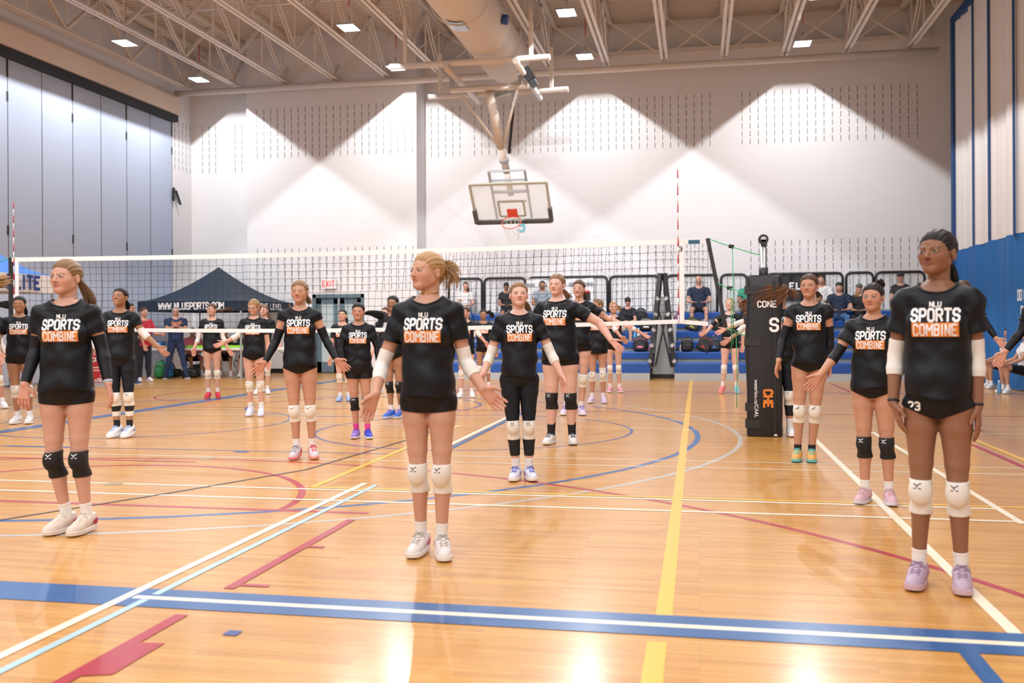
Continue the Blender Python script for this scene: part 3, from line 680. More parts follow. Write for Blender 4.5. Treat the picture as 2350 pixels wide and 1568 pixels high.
# ------------------------------------------------------------------ bleachers
BF, RUN, RISE, NR = 21.6, .56, .232, 6
def bleacher(x0, x1, label):
    t = empty('bleacher', ((x0+x1)/2, BF, 0), label=label, cat='bleachers'); w2 = (x1-x0)/2
    MB().box((-w2, 0, 0.0), (w2, .05, .16)).box((-w2, -.01, .0), (w2, .0, .015)).build('kick_panel', 'bgrey', t)
    for k in range(NR):
        zt = .40+k*RISE; y0 = k*RUN
        b = MB(); r = .035
        # rounded-front seat board
        prof = [(y0+.30, zt), (y0+.02+r, zt), (y0+.02+r*.3, zt-r*.3), (y0+.02, zt-r), (y0+.03, zt-(.235 if k == 0 else .16)), (y0+.30, zt-(.235 if k == 0 else .16))]
        i0 = len(b.v); n = len(prof)
        for x in (-w2, w2): b.v += [(x, p[0], p[1]) for p in prof]
        for i in range(n): j = (i+1) % n; b.f.append((i, j, n+j, n+i)); b.sm.append(False)
        b.f.append(tuple(range(n-1, -1, -1))); b.f.append(tuple(range(n, 2*n))); b.sm += [False]*2
        b.build('seat_board', 'blue', t)
        MB().box((-w2, y0+.30, zt-.10), (w2, y0+RUN+.05, zt-.06)).box((-w2, y0+.12, zt-RISE-.02), (w2, y0+.15, zt-.05)).build('foot_board', 'bgrey', t)
    for x in (-w2+.02, w2-.02): MB().box((x-.02, .05, 0), (x+.02, NR*RUN, .16)).bar((x, .1, .2), (x, NR*RUN-.3, 1.35), .05).build('under_frame', 'black', t)
    return t
bl = at_y(1044, 860, BF).x; bm = at_y(1491, 860, BF).x; br_ = at_y(1548, 860, BF).x
BW = bl
bleacher(-6.6, bm, 'blue plastic bleachers on the left of the black folded rails, with players in front')
bleacher(br_, 4.9, 'blue plastic bleachers on the right of the black folded rails, beside the net post')
# back rail loops
RY = BF+NR*RUN+.02
def loop(px0, px1, idx, lab):
    x0, x1 = at_y(px0, 680, RY).x, at_y(px1, 680, RY).x; z0, z1 = 1.45, 2.52; r = .12
    t = empty('guard_rail', ((x0+x1)/2, RY, 0)); w2 = (x1-x0)/2
    pts = [(-w2, 0, z0), (-w2, 0, z1-r)] + [(-w2+r-r*math.cos(math.radians(a)), 0, z1-r+r*math.sin(math.radians(a))) for a in (30, 60, 90)] + [(w2-r+r*math.sin(math.radians(a)), 0, z1-r+r*math.cos(math.radians(a))) for a in (0, 30, 60, 90)] + [(w2, 0, z0)]
    MB().tube(pts, .032, 8).build('rail_frame', 'blackpl', t)
    n = max(2, int(2*w2/.15)); b = MB()
    MB().tube([(-w2, 0, 1.6), (w2, 0, 1.6)], .012, 6).build('lower_rail', 'dullsteel', t)
    for i in range(1, n): x = -w2+2*w2*i/n; MB().tube([(x, 0, z0), (x, 0, z1-.02)], .010, 5).build('rail_bar', 'dullsteel', t)
    tag(t, lab, 'guard rail', 'guard rails behind the bleachers')
rl = ['leftmost of the black guard rail loops above the bleachers', 'black guard rail loop behind the player with parted hair, second from the left', 'black guard rail loop behind the white sponsor banner',
      'wide black guard rail loop just left of the folded black rails', 'black guard rail loop right of the folded black rails, behind the bald man', 'narrow black guard rail loop just left of the net post pad',
      'black guard rail loop carrying the black banner behind the net post', 'narrow guard rail loop above the man in backwards cap', 'rightmost black guard rail loop, behind the tallest player on the right']
for i, (a_, b2) in enumerate(((1030, 1106), (1112, 1206), (1212, 1394), (1400, 1512), (1530, 1646), (1655, 1714), (1760, 1934), (1942, 2004), (2010, 2122))): loop(a_, b2, i, rl[i])
# folded rails: tall A shape
t = empty('folded_rails', ((bm+br_)/2, BF-.05, 0), label='pair of folded black aisle rails leaning together in the gap between bleachers', cat='rails')
w2 = (br_-bm)/2
for s in (-1, 1):
    b = MB(); b.bar((s*(w2-.02), .1, .30), (s*.05, .6, 2.42), .10, .09).bar((s*(w2-.09), .1, .6), (s*.04, .7, 2.2), .05, .05); b.build('rail_tube', 'blackpl', t)
    for k in range(5): z = .4+.35*k; MB().bar((s*(w2-.03-.045*k), .06, z), (s*(w2+.03-.045*k), .05, z+.06), .05, .07).build('hinge_bracket', 'steel', t)
b = MB()
b.prism([(-w2+.02, .9, .1), (w2-.02, .9, .1), (.06, .9, 1.9), (-.06, .9, 1.9)], (0, .03, 0)); b.build('end_sheet', 'bgrey', t)
MB().bar((-w2+.1, .8, .3), (.1, .8, 1.6), .04).bar((w2-.1, .78, .3), (-.1, .78, 1.6), .04).build('cross_strut', 'blackpl', t)
MB().box((-w2, .9, .0), (w2, 1.0, .09)).build('floor_wheel_bar', 'black', t)
# sponsor banner
def banner(name, px0, py0, px1, py1, Y, m, label):
    a = at_y(px0, py0, Y); c = at_y(px1, py1, Y); t = empty(name, ((a.x+c.x)/2, Y, c.z), label=label, cat='banner'); w2 = (c.x-a.x)/2; hh = a.z-c.z
    MB().grid(lambda u, v: (-w2+2*w2*u, .012*math.sin(u*25), hh*v), 40, 2).build('banner_cloth', m, t)
    MB().tube([(-w2, .0, hh), (w2, 0, hh)], .012, 6).build('banner_hem', m, t); return t, w2, hh
t, w2, hh = banner('sponsor_banner', 1208, 641, 1362, 712, RY-.12, M['white'], 'long white banner thanking sponsors, hung on the guard rail behind the net')
gm = mat('print_grey', (.16, .20, .26), .7)
sign_text('THANK YOU TO OUR SPONSORS!', .085, (-.05, -.016, hh-.2), (1, 0, 0), (0, 0, 1), gm, t, 'banner_lettering', .016, wt=1.4, gap=2.6, cond=1.0)
for (x, z, a_, b2, m_) in ((-.55, hh-.45, .10, .12, M['tentblue']), (.70, hh-.48, .22, .2, M['black']), (.70, hh-.36, .2, .07, M['red']), (-.2, hh-.62, .35, .1, gm), (-.66, hh-.62, .16, .06, gm)):
    MB().box((x-a_/2, -.03, z-b2/2), (x+a_/2, -.02, z+b2/2)).build('sponsor_logo', m_, t)
t, w2, hh = banner('club_banner', 1790, 633, 1895, 690, RY-.12, M['black'], 'black banner with white and orange letters hung on the rail behind the net post')
sign_text('ELEV', .15, (-.03, -.016, hh-.34), (1, 0, .0), (0, 0, 1), 'whitep', t, 'banner_lettering', .016, wt=1.9, gap=3.4)
sign_text('U', .2, (w2-.12, -.016, hh-.36), (1, 0, 0), (0, 0, 1), 'orangep', t, 'banner_lettering', .016, wt=2.2)
# ------------------------------------------------------------------ pop-up canopies
def canopy(name, c, rz, S, ze, hv, zp, mtop, mval, label):
    t = empty(name, (c[0], c[1], 0), rz, label=label, cat='canopy tent'); h2 = S/2
    b = MB(); cs = [(-h2, -h2), (h2, -h2), (h2, h2), (-h2, h2)]
    for i in range(4):
        (xa, ya), (xb, yb) = cs[i], cs[(i+1) % 4]
        def fn(u, v):
            x = (xa+(xb-xa)*u)*(1-v); y = (ya+(yb-ya)*u)*(1-v); z = ze+(zp-ze)*(v**1.55)+.0*u - .05*math.sin(math.pi*u)*(1-v)*math.sin(math.pi*v) 
            return (x, y, z)
        b.grid(fn, 12, 10)
    b.build('canopy_top', mtop, t)
    b = MB()
    for i in range(4):
        (xa, ya), (xb, yb) = cs[i], cs[(i+1) % 4]
        def fn(u, v):
            k = 1.004+.004*math.sin(u*30)*(1-v); return ((xa+(xb-xa)*u)*k, (ya+(yb-ya)*u)*k, ze-hv*(1-v))
        b.grid(fn, 30, 2)
    b.build('valance', mval, t)
    for (x, y) in cs:
        MB().bar((x*.985, y*.985, 0.01), (x*.985, y*.985, ze), .035, .035).box((x*.985-.05, y*.985-.05, 0), (x*.985+.05, y*.985+.05, .012)).build('tent_leg', 'dullsteel', t)
    return t
S = 2.8; cn = at_y(560, 705, 21.3)
t = canopy('pop_up_canopy', (cn.x-S/2, 21.3+S/2), math.radians(-2), S, 1.89, .25, 2.80, M['navy'], M['navy'], 'dark navy pop-up canopy tent with white web address, over the officials table')
h2 = S/2
sign_text('WWW.NLUSPORTS.COM', .155, (.08, -h2*1.012, 1.69), (1, 0, 0), (0, 0, 1), 'whitep', t, 'canopy_lettering', .025, wt=1.4, gap=1.5, cond=.82)
sign_text('NEXT LEVEL', .13, (h2*1.012, .0, 1.70), (0, 1, 0), (0, 0, 1), 'whitep', t, 'canopy_lettering', .025, wt=1.5, gap=3.4)
sign_text(')', .14, (h2*1.012, 1.08, 1.70), (0, 1, 0), (0, 0, 1), 'orangep', t, 'canopy_lettering', .025, wt=2)
t = canopy('pop_up_canopy', (-12.6, 13.9), 0, 2.6, 2.17, .31, 3.35, M['tentblue'], M['white'], 'blue canopy tent with white valance and dark blue letters, at the left edge')
lb = mat('print_navy', (.02, .06, .30), .6)
sign_text('YS ELITE', .21, (1.318, .22, 1.915), (0, 1, 0), (0, 0, 1), lb, t, 'canopy_lettering', .035, wt=1.9, gap=2.0)
# ------------------------------------------------------------------ implicit-surface figure builder
def smin(a, b, k):
    h = np.maximum(k-np.abs(a-b), 0)/k; return np.minimum(a, b)-h*h*k*.25
def cone(a, b, ra, rb): return ('c', np.array(a, float), np.array(b, float), ra, rb)
def ell(c, r, R=None): return ('e', np.array(c, float), np.array(r, float), None if R is None else np.array(R, float))
def pbounds(p, pad):
    if p[0] == 'c':
        m = max(p[3], p[4])+pad; return np.minimum(p[1], p[2])-m, np.maximum(p[1], p[2])+m
    if p[0] == 'e': m = float(max(p[2]))+pad; return p[1]-m, p[1]+m
    return p[2]-pad, p[3]+pad
def pdist(p, X, Y, Z):
    if p[0] == 'c':
        a, b, ra, rb = p[1:]; d = b-a; L2 = float(d@d)+1e-12
        t = np.clip(((X-a[0])*d[0]+(Y-a[1])*d[1]+(Z-a[2])*d[2])/L2, 0, 1)
        return np.sqrt((X-a[0]-t*d[0])**2+(Y-a[1]-t*d[1])**2+(Z-a[2]-t*d[2])**2)-(ra+(rb-ra)*t)
    if p[0] == 'e':
        c, r, R = p[1:]; x, y, z = X-c[0], Y-c[1], Z-c[2]
        if R is not None: x, y, z = R[0][0]*x+R[1][0]*y+R[2][0]*z, R[0][1]*x+R[1][1]*y+R[2][1]*z, R[0][2]*x+R[1][2]*y+R[2][2]*z
        k0 = np.sqrt((x/r[0])**2+(y/r[1])**2+(z/r[2])**2); k1 = np.sqrt((x/r[0]**2)**2+(y/r[1]**2)**2+(z/r[2]**2)**2)+1e-9
        return k0*(k0-1)/k1
    return p[1](X, Y, Z)
class Grid:
    def __init__(s, lo, hi, h):
        s.lo = np.array(lo, float); s.h = h; n = np.maximum(4, np.ceil((np.array(hi)-s.lo)/h).astype(int)+1); s.n = n
        s.ax = [(s.lo[i]+h*np.arange(n[i])).astype(np.float32) for i in range(3)]
        s.F = np.full(tuple(n), .3, np.float32)
    def sub(s, lo, hi):
        a = np.clip(np.floor((np.array(lo)-s.lo)/s.h).astype(int), 0, s.n); b = np.clip(np.ceil((np.array(hi)-s.lo)/s.h).astype(int)+1, 0, s.n)
        sl = tuple(slice(a[i], b[i]) for i in range(3)); return sl, s.ax[0][sl[0]][:, None, None], s.ax[1][sl[1]][None, :, None], s.ax[2][sl[2]][None, None, :]
    def add(s, p, k=.01, off=0., sign=1):
        lo, hi = pbounds(p, off+k+2*s.h); sl, X, Y, Z = s.sub(lo, hi)
        if any(q.stop <= q.start for q in sl): return s
        d = pdist(p, X, Y, Z)-off
        s.F[sl] = smin(s.F[sl], d, k) if sign > 0 else -smin(-s.F[sl], d, k); return s
    def cut(s, fn):
        X, Y, Z = s.ax[0][:, None, None], s.ax[1][None, :, None], s.ax[2][None, None, :]
        s.F = np.maximum(s.F, fn(X, Y, Z)).astype(np.float32); return s
    def sample(s, P):
        q = (P-s.lo)/s.h; q = np.clip(q, 0, np.array(s.n)-1.001); i = q.astype(int); f = q-i; F = s.F; out = 0
        for dx in (0, 1):
            for dy in (0, 1):
                for dz in (0, 1):
                    wgt = (f[:, 0] if dx else 1-f[:, 0])*(f[:, 1] if dy else 1-f[:, 1])*(f[:, 2] if dz else 1-f[:, 2])
                    out = out+wgt*F[i[:, 0]+dx, i[:, 1]+dy, i[:, 2]+dz]
        return out
    def nets(s):
        F = s.F; n = F.shape; ins = F < 0
        c = ins[:-1, :-1, :-1].astype(np.int8); cnt = np.zeros(tuple(k-1 for k in n), np.int8)
        for dx in (0, 1):
            for dy in (0, 1):
                for dz in (0, 1): cnt += ins[dx:n[0]-1+dx, dy:n[1]-1+dy, dz:n[2]-1+dz]
        act = (cnt > 0) & (cnt < 8); ci = np.argwhere(act)
        if len(ci) == 0: return np.zeros((0, 3)), np.zeros((0, 4), int)
        idx = np.full(act.shape, -1, np.int32); idx[act] = np.arange(len(ci))
        C = [(dx, dy, dz) for dx in (0, 1) for dy in (0, 1) for dz in (0, 1)]
        val = np.stack([F[ci[:, 0]+a, ci[:, 1]+b, ci[:, 2]+d] for a, b, d in C], 1)
        acc = np.zeros((len(ci), 3)); num = np.zeros(len(ci))
        for i in range(8):
            for j in range(i+1, 8):
                dd = [C[j][k]-C[i][k] for k in range(3)]
                if sum(map(abs, dd)) != 1: continue
                va, vb = val[:, i], val[:, j]; m = (va < 0) != (vb < 0); t = np.where(m, va/(va-vb+1e-12), 0)
                p = np.array(C[i])[None, :]+t[:, None]*np.array(dd)[None, :]; acc[m] += p[m]; num[m] += 1
        V = s.lo+(ci+acc/num[:, None])*s.h; faces = []
        for ax in range(3):
            sl0 = [slice(None)]*3; sl1 = [slice(None)]*3; sl0[ax] = slice(0, -1); sl1[ax] = slice(1, None)
            a = ins[tuple(sl0)]; b = ins[tuple(sl1)]; e = np.argwhere(a != b); u, v = [k for k in range(3) if k != ax]
            e = e[(e[:, u] > 0) & (e[:, v] > 0) & (e[:, u] < n[u]-1) & (e[:, v] < n[v]-1)]
            if len(e) == 0: continue
            def g(du, dv): q = e.copy(); q[:, u] -= du; q[:, v] -= dv; return idx[q[:, 0], q[:, 1], q[:, 2]]
            quad = np.stack([g(0, 0), g(1, 0), g(1, 1), g(0, 1)], 1); flip = a[e[:, 0], e[:, 1], e[:, 2]]
            if ax == 1: flip = ~flip
            quad[~flip] = quad[~flip][:, ::-1]; faces.append(quad)
        return V, np.concatenate(faces) if faces else np.zeros((0, 4), int)
def mesh_obj(name, blocks, m, parent, colors=None, kind=None):
    """blocks: list of (verts, quads); one mesh object"""
    off = 0; Vs = []; Fs = []
    for V, Q in blocks: Vs.append(V); Fs.append(Q+off); off += len(V)
    V = np.concatenate(Vs); Q = np.concatenate(Fs); me = bpy.data.meshes.new(name)
    me.vertices.add(len(V)); me.vertices.foreach_set('co', V.astype(np.float32).ravel())
    me.loops.add(len(Q)*4); me.loops.foreach_set('vertex_index', Q.astype(np.int32).ravel())
    me.polygons.add(len(Q)); me.polygons.foreach_set('loop_start', np.arange(0, len(Q)*4, 4, dtype=np.int32))
    me.polygons.foreach_set('use_smooth', np.ones(len(Q), bool)); me.update(calc_edges=True); me.validate()
    if colors is not None:
        ca = me.color_attributes.new('tint', 'FLOAT_COLOR', 'POINT'); c4 = np.ones((len(V), 4), np.float32); c4[:, :3] = colors(V); ca.data.foreach_set('color', c4.ravel())
    me.materials.append(M[m] if isinstance(m, str) else m)
    o = bpy.data.objects.new(name, me); COL.objects.link(o); o.parent = parent
    if kind: o['kind'] = kind
    return o
def tinted(name, rough, sub=0, sheen=0, bump=0, bscale=200, spec=.4):
    m = mat(name, (.5, .5, .5), rough, sheen=sheen, bump=bump, bscale=bscale, spec=spec); nt = m.node_tree; b = nt.nodes['Principled BSDF']
    a = nt.nodes.new('ShaderNodeAttribute'); a.attribute_name = 'tint'; nt.links.new(a.outputs['Color'], b.inputs['Base Color'])
    if sub: b.inputs['Subsurface Weight'].default_value = sub; b.inputs['Subsurface Radius'].default_value = (.02, .008, .004); b.inputs['Subsurface Scale'].default_value = .5
    return m
M['skin'] = tinted('skin', .48, bump=.04, bscale=300)
M['hair'] = tinted('hair', .45, bump=.15, bscale=420, spec=.32)
M['tee'] = mat('black_tee', (.0042, .0058, .0095), .5, sheen=.0, spec=.27, bump=.12, bscale=14)
M['spandex'] = mat('black_spandex', (.004, .0045, .007), .5, spec=.3)
M['leggings'] = mat('dark_leggings', (.006, .009, .016), .6, spec=.3)
M['padw'] = mat('white_knit', (.80, .76, .69), .85, bump=.1, bscale=90)
M['padb'] = mat('black_knit', (.010, .010, .012), .8)
M['sleevew'] = mat('white_sleeve', (.80, .78, .74), .85, bump=.05, bscale=30, stretch=(1, 1, 6))
M['sleeveb'] = mat('black_sleeve', (.005, .006, .011), .55, spec=.35)
M['sockw'] = mat('white_sock', (.84, .83, .81), .9, bump=.1, bscale=80)
M['gold'] = mat('gold', (.75, .5, .2), .3, .9)
MC = {}
def cmat(c, rough=.6, **kw):
    k = (tuple(round(x, 3) for x in c), rough)
    if k not in MC: MC[k] = mat('cloth_colour', c, rough, **kw)
    return MC[k]
SKIN = {'fair': (.63, .36, .265), 'pale': (.70, .42, .33), 'tan': (.54, .28, .18), 'olive': (.50, .26, .155), 'brown': (.27, .125, .068), 'mid': (.40, .20, .115)}
HAIR = {'blonde': (.40, .24, .11), 'dkblonde': (.22, .125, .06), 'brown': (.085, .042, .022), 'dark': (.018, .012, .010), 'black': (.009, .008, .009), 'auburn': (.20, .085, .035), 'grey': (.35, .34, .33), 'red': (.30, .13, .04)}
def rotz(a): c, s = math.cos(a), math.sin(a); return np.array([[c, -s, 0], [s, c, 0], [0, 0, 1]])
def rotx(a): c, s = math.cos(a), math.sin(a); return np.array([[1, 0, 0], [0, c, -s], [0, s, c]])
def roty(a): c, s = math.cos(a), math.sin(a); return np.array([[c, 0, s], [0, 1, 0], [-s, 0, c]])
ZT = [.470, .490, .515, .543, .570, .597, .623, .65, .68, .71, .735, .76, .785, .81, .83, .85]
AT = [.048, .072, .0845, .088, .087, .082, .0765, .0735, .077, .083, .088, .089, .087, .074, .045, .028]
BT = [.048, .062, .069, .071, .066, .058, .052, .051, .053, .057, .060, .060, .056, .048, .036, .028]
LEAN = (0, 0)
LOGO = [(-.5, .35, -.05, .0), (-.1, .0, .6, .42), (-.08, .02, .08, -.28), (-.5, -.42, .62, -.42)]
SWOOSH = [(-.6, .1, -.25, -.3), (-.25, -.3, .7, .35), (-.5, -.05, -.2, -.22)]
BARS = [(-.5, -.4, -.2, .0), (-.1, -.4, .15, .35), (.25, -.4, .55, .6)]
UARM = [(-.6, .3, -.2, 0), (-.6, -.3, -.2, 0), (-.2, 0, .2, 0), (.6, .3, .2, 0), (.6, -.3, .2, 0)]
def project(quads2d, G, org, ux, uz, nrm, m, name, parent, depth0=.27, lift=.0022, back=-.2, step=.0025):
    """lay flat quads (2-D) onto the surface of G, marching along -nrm from in front"""
    if not quads2d: return None
    P2 = np.array(quads2d, float).reshape(-1, 2); P = org+P2[:, :1]*ux+P2[:, 1:]*uz
    cur = np.full(len(P), np.nan); prevv = None
    for t in np.arange(depth0, back, -step):
        v = G.sample(P+nrm*t); hit = np.isnan(cur) & (v < 0)
        if prevv is not None: cur[hit] = t+step*(-v[hit])/np.maximum(prevv[hit]-v[hit], 1e-6)
        else: cur[hit] = t
        prevv = v
    ok = ~np.isnan(cur); okq = ok.reshape(-1, 4).all(1)
    if not okq.any(): return None
    P3 = P+nrm*(np.nan_to_num(cur)+lift)[:, None]; Q = np.arange(len(P)).reshape(-1, 4)[okq]
    used = Q.ravel(); return mesh_obj(name, [(P3[used], np.arange(len(used)).reshape(-1, 4))], m, parent)
def strokes(lst, size, wt=.18):
    out = []
    for (x0, y0, x1, y1) in lst:
        a = np.array((x0, y0))*size; b = np.array((x1, y1))*size; d = b-a; d /= np.linalg.norm(d)+1e-9; n = np.array((-d[1], d[0]))*wt*size/2
        out.append([a-n, b-n, b+n, a+n])
    return out
def rect2(cx, cz, w, h, nx=10, nz=3):
    out = []
    for i in range(nx):
        for j in range(nz):
            x0, x1 = cx-w/2+w*i/nx, cx-w/2+w*(i+1)/nx; z0, z1 = cz-h/2+h*j/nz, cz-h/2+h*(j+1)/nz; out.append([(x0, z0), (x1, z0), (x1, z1), (x0, z1)])
    return out
def head_prims(o, R, u, ears=True):
    """prims of skull and face; o centre, R rotation (columns = head axes in local), u unit scale (1 = 22.5 cm tall head)"""
    def W(x, y, z): return o+R@(np.array((x, y, z if z > 0 else z*.93))*u)
    E = lambda c, r, k=.012: (ell(W(*c), np.array(r)*u, R), k*u, 1)
    K = lambda a, b, ra, rb, k=.012: (cone(W(*a), W(*b), ra*u, rb*u), k*u, 1)
    L = [E((0, .014, .034), (.074, .093, .080)), E((0, -.030, -.020), (.0565, .060, .078), .028), E((0, -.040, .030), (.056, .040, .040), .015)]
    for s in (-1, 1):
        L += [K((s*.046, .005, -.042), (s*.013, -.062, -.084), .018, .0155, .028), E((s*.034, -.052, -.020), (.025, .027, .028), .025)]
    L += [E((0, -.067, -.085), (.018, .017, .015), .02)]
    for s in (-1, 1): L.append((ell(W(s*.030, -.101, .004), np.array((.017, .014, .011))*u, R), .012*u, -1))
    L += [K((0, -.082, .014), (0, -.103, -.022), .0075, .0098, .010), E((0, -.101, -.026), (.0105, .010, .0085), .006)]
    for s in (-1, 1): L += [E((s*.0115, -.092, -.028), (.0072, .009, .0068), .005), E((s*.031, -.0765, .004), (.0165, .0135, .0105), .004), K((s*.014, -.089, .020), (s*.045, -.074, .023), .0052, .0045, .010)]
    L += [E((0, -.087, -.0495), (.0225, .0095, .0048), .004), E((0, -.085, -.0590), (.0195, .0095, .0058), .004)]
    L.append((ell(W(0, -.098, -.0540), np.array((.020, .006, .0012))*u, R), .003*u, -1))
    if ears:
        for s in (-1, 1):
            L += [E((s*.0755, .014, -.004), (.0078, .0165, .028), .005)]
            L.append((ell(W(s*.085, .010, .000), np.array((.007, .009, .016))*u, R), .004*u, -1))
    return L, W
def face_color(V, o, R, u, skin, hair, smile=0, lipc=None, browk=1.0, stubble=0):
    q = ((V-o)@R)/u; x, y, z = q[:, 0], q[:, 1], q[:, 2]; z = np.where(z < 0, z/.93, z); s = np.array(skin); col = np.tile(s, (len(V), 1))
    def mix(mask, c): m = np.clip(mask, 0, 1)[:, None]; col[:] = col*(1-m)+np.array(c)*m
    fr = np.clip((-y-.03)/.02, 0, 1)
    for sd in (-1, 1): mix(fr*.5*np.exp(-(((x-sd*.040)/.018)**2+((z+.022)/.016)**2)), s*np.array((1.06, .74, .70)))
    mix(fr*.25*np.exp(-((x/.012)**2+((z+.024)/.01)**2)), s*np.array((1.05, .76, .7)))
    e = (np.abs(x) > .004)
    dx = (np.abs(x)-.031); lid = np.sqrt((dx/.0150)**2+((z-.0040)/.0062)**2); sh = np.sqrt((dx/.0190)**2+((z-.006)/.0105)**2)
    mix(fr*e*np.clip((1.15-sh)/.5, 0, 1)*.22, s*.66)  # soft shade of the eye sockets, painted into the skin colour
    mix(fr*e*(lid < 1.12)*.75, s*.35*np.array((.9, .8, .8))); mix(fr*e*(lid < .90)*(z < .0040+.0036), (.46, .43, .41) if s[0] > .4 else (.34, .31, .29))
    ir = np.sqrt((dx)**2+((z-.0042))**2); mix(fr*e*(ir < .0056)*(lid < 1.0), (.045, .028, .018)); mix(fr*e*(lid < 1.16)*(z > .0078), (.02, .014, .012))
    bz = .0225+.004*(1-((np.abs(x)-.034)/.02)**2); mix(fr*browk*np.clip((.0036-np.abs(z-bz))/.0015, 0, 1)*((np.abs(x) > .013) & (np.abs(x) < .050))*.85, np.array(hair)*.6+s*.03)
    lc = lipc or tuple(s*np.array((.92, .50, .48))); zc = -.0545+smile*.35*(x/.02)**2*.012; lw = .0225+smile*.004
    ell_ = np.sqrt((x/lw)**2+((z-zc)/(.0098+smile*.002))**2); mix(fr*np.clip((1.1-ell_)/.25, 0, 1), lc)
    if smile > .5: mix(fr*(np.sqrt((x/(lw*.8))**2+((z-zc)/.0042)**2) < 1), (.70, .66, .62))
    else: mix(fr*(np.sqrt((x/(lw*.86))**2+((z-zc)/.0016)**2) < 1), s*.14)
    for sd in (-1, 1): mix(fr*.8*(np.sqrt(((x-sd*.006)/.0038)**2+((z+.034)/.0022)**2) < 1), s*.3)
    if stubble: mix(stubble*np.clip((-.030-z)/.02, 0, 1)*(y < .0)*(ell_ > 1), np.array(hair)*.8+s*.25)
    nk = np.clip((-.075-z)/.03, 0, 1)*.0; return col
def person(px, fy, hy, label, yaw=0, head=(0, 0, 0), arms=None, legs=None, skin='fair', hair='brown', style='pony', tail=None, tee=True, bottom='brief', pads=None, padc='padw', padm=None,
           sleeves=None, sock='padw_', sockh=.09, shoe=((.85, .85, .87), (.9, .9, .9), (.8, .8, .82)), build=1.0, smile=0, lean=(0, 0), seat=None, teec=None, prt=True, group=None, H=None, lod=1.0,
           heel=0, footyaw=(12, -12), Zd=None, extras=None, sex='f', lowres=False, briefz=0, calf=None, name='person', shirtz=None, sleevelen=.55, tuck=0, teyaw=None, longs=None, mark='logo', ankle=None, necklace=None, pos=None):
    # ------- placement
    g = ground(px, fy) if pos is None else Vector((pos[0], pos[1], 0))
    if g is None:
        d = ray(px, fy); g = CAMP+d*(Zd/((d.x*FW.x+d.y*FW.y)))
        g = Vector((g.x, g.y, g.z))
    Zf = g.dot(FW); brg = math.atan2(-g.x, g.y)            # bearing of the figure from the camera
    baseZ = g.z if Zd is not None else 0.0
    if H is None:
        H = (EYE+(ray(px, hy)*Zf).z) - baseZ
    root = empty(name, (g.x, g.y, baseZ), brg, label, 'person', group)
    RI = np.array(Matrix.Rotation(-brg, 3, 'Z')); orig = np.array(g[:2]+(baseZ,) if isinstance(g, tuple) else (g.x, g.y, baseZ)); camL = RI@(np.array(CAMP)-orig)
    def loc(qx, qy, dy=0.0):
        d = RI@np.array(ray(qx, qy)); t = (dy-camL[1])/d[1]; return camL+d*t
    hpx = max(Zf/FPX, .0012)*lod
    hB = min(max(.0042, hpx*1.35), .013); hH = min(max(.0023, hpx*.95), .009); hC = min(max(.0038, hpx*1.3), .013); hN = min(max(.003, hpx*1.0), .009)
    th = math.radians(yaw); RT_ = rotz(th); S = RT_@np.array((1, 0, 0)); Fd = RT_@np.array((0, -1, 0)); Uz = np.array((0, 0, 1.))
    B = build; sk = np.array(SKIN[skin]) if isinstance(skin, str) else np.array(skin); hc = np.array(HAIR[hair])
    sit = seat is not None
    zsh = (.80*H-.53*H+seat['z'] if sit else 0)
    dz = (seat['z']-.515*H+.04*H) if sit else 0.0              # lowers the whole trunk onto the seat
    lx, ly = lean                                        # top of trunk shift in local x / y
    def cen(z):                                          # spine centre at trunk height z/H (0.5..0.85)
        t = (z-.5)/.32; return np.array((lx*t*np.clip(1, 0, 1), ly*t, 0))
    hipz = .515*H+dz
    male = sex == 'm'
    aT = [a*(1+(.0 if not male else (.0 if i < 3 else (-.03 if i < 5 else .14 if i < 8 else .12)))) for i, a in enumerate(AT)]
    aT = np.array(aT)*(.90 if not male else 1)*H*(1+(B-1)*.9); bT = np.array(BT)*H*(1+(B-1)*1.1); zT = np.array(ZT)*H+dz
    def trunk(offa=0., offb=0., zlo=None, flare=0.):
        def f(X, Y, Z):
            zc = np.clip(Z, zT[0], zT[-1]); a = np.interp(zc.ravel(), zT, aT).reshape(zc.shape)+offa; b = np.interp(zc.ravel(), zT, bT).reshape(zc.shape)+offb
            if zlo is not None:       # loose shirt: hangs from the chest
                bust = .735*H+dz; t = np.clip((bust-Z)/(.2*H), 0, 1); lowm = Z < bust; a = np.where(lowm, np.maximum(0, np.interp(bust, zT, aT)*(1-t)+t*aT[3]+offa+flare*t*.6), a); b = np.where(lowm, np.maximum(0, np.interp(bust, zT, bT)*(1-t)+t*bT[3]*1.08+offb+flare*t), b)
            t = (Z/H-.5-dz/H)/.32; cx, cy = lx*t, ly*t
            x = (X-cx)*S[0]+(Y-cy)*S[1]; y = (X-cx)*Fd[0]+(Y-cy)*Fd[1]
            q = (np.abs(x/a)**2.3+np.abs(y/b)**2.3)**(1/2.3); d = (q-1)*np.minimum(a, b)*.9
            dzv = np.maximum(zT[0]-Z, Z-zT[-1]); return np.where(dzv > 0, np.sqrt(np.maximum(d, 0)**2+dzv**2), d)
        m = float(aT.max())+.05+flare; return ('f', f, np.array((min(0, lx*1.1)-m, min(0, ly*1.1)-m, zT[0]-.02)), np.array((max(0, lx*1.1)+m, max(0, ly*1.1)+m, zT[-1]+.02)))
    sw = (.0875 if not male else .118)*H*(1+(B-1)*.5)
    shc = cen(.79)+np.array((0, 0, .790*H+dz)); sh = {-1: shc-S*sw, 1: shc+S*sw}; nb = cen(.835)+np.array((0, 0, .835*H+dz))-Fd*.008*H
    # ------- head
    hu = .1315*H/.225; hyaw, hpit, htil = [math.radians(a) for a in head]; Rh = rotz(hyaw)@rotx(-hpit)@roty(htil)
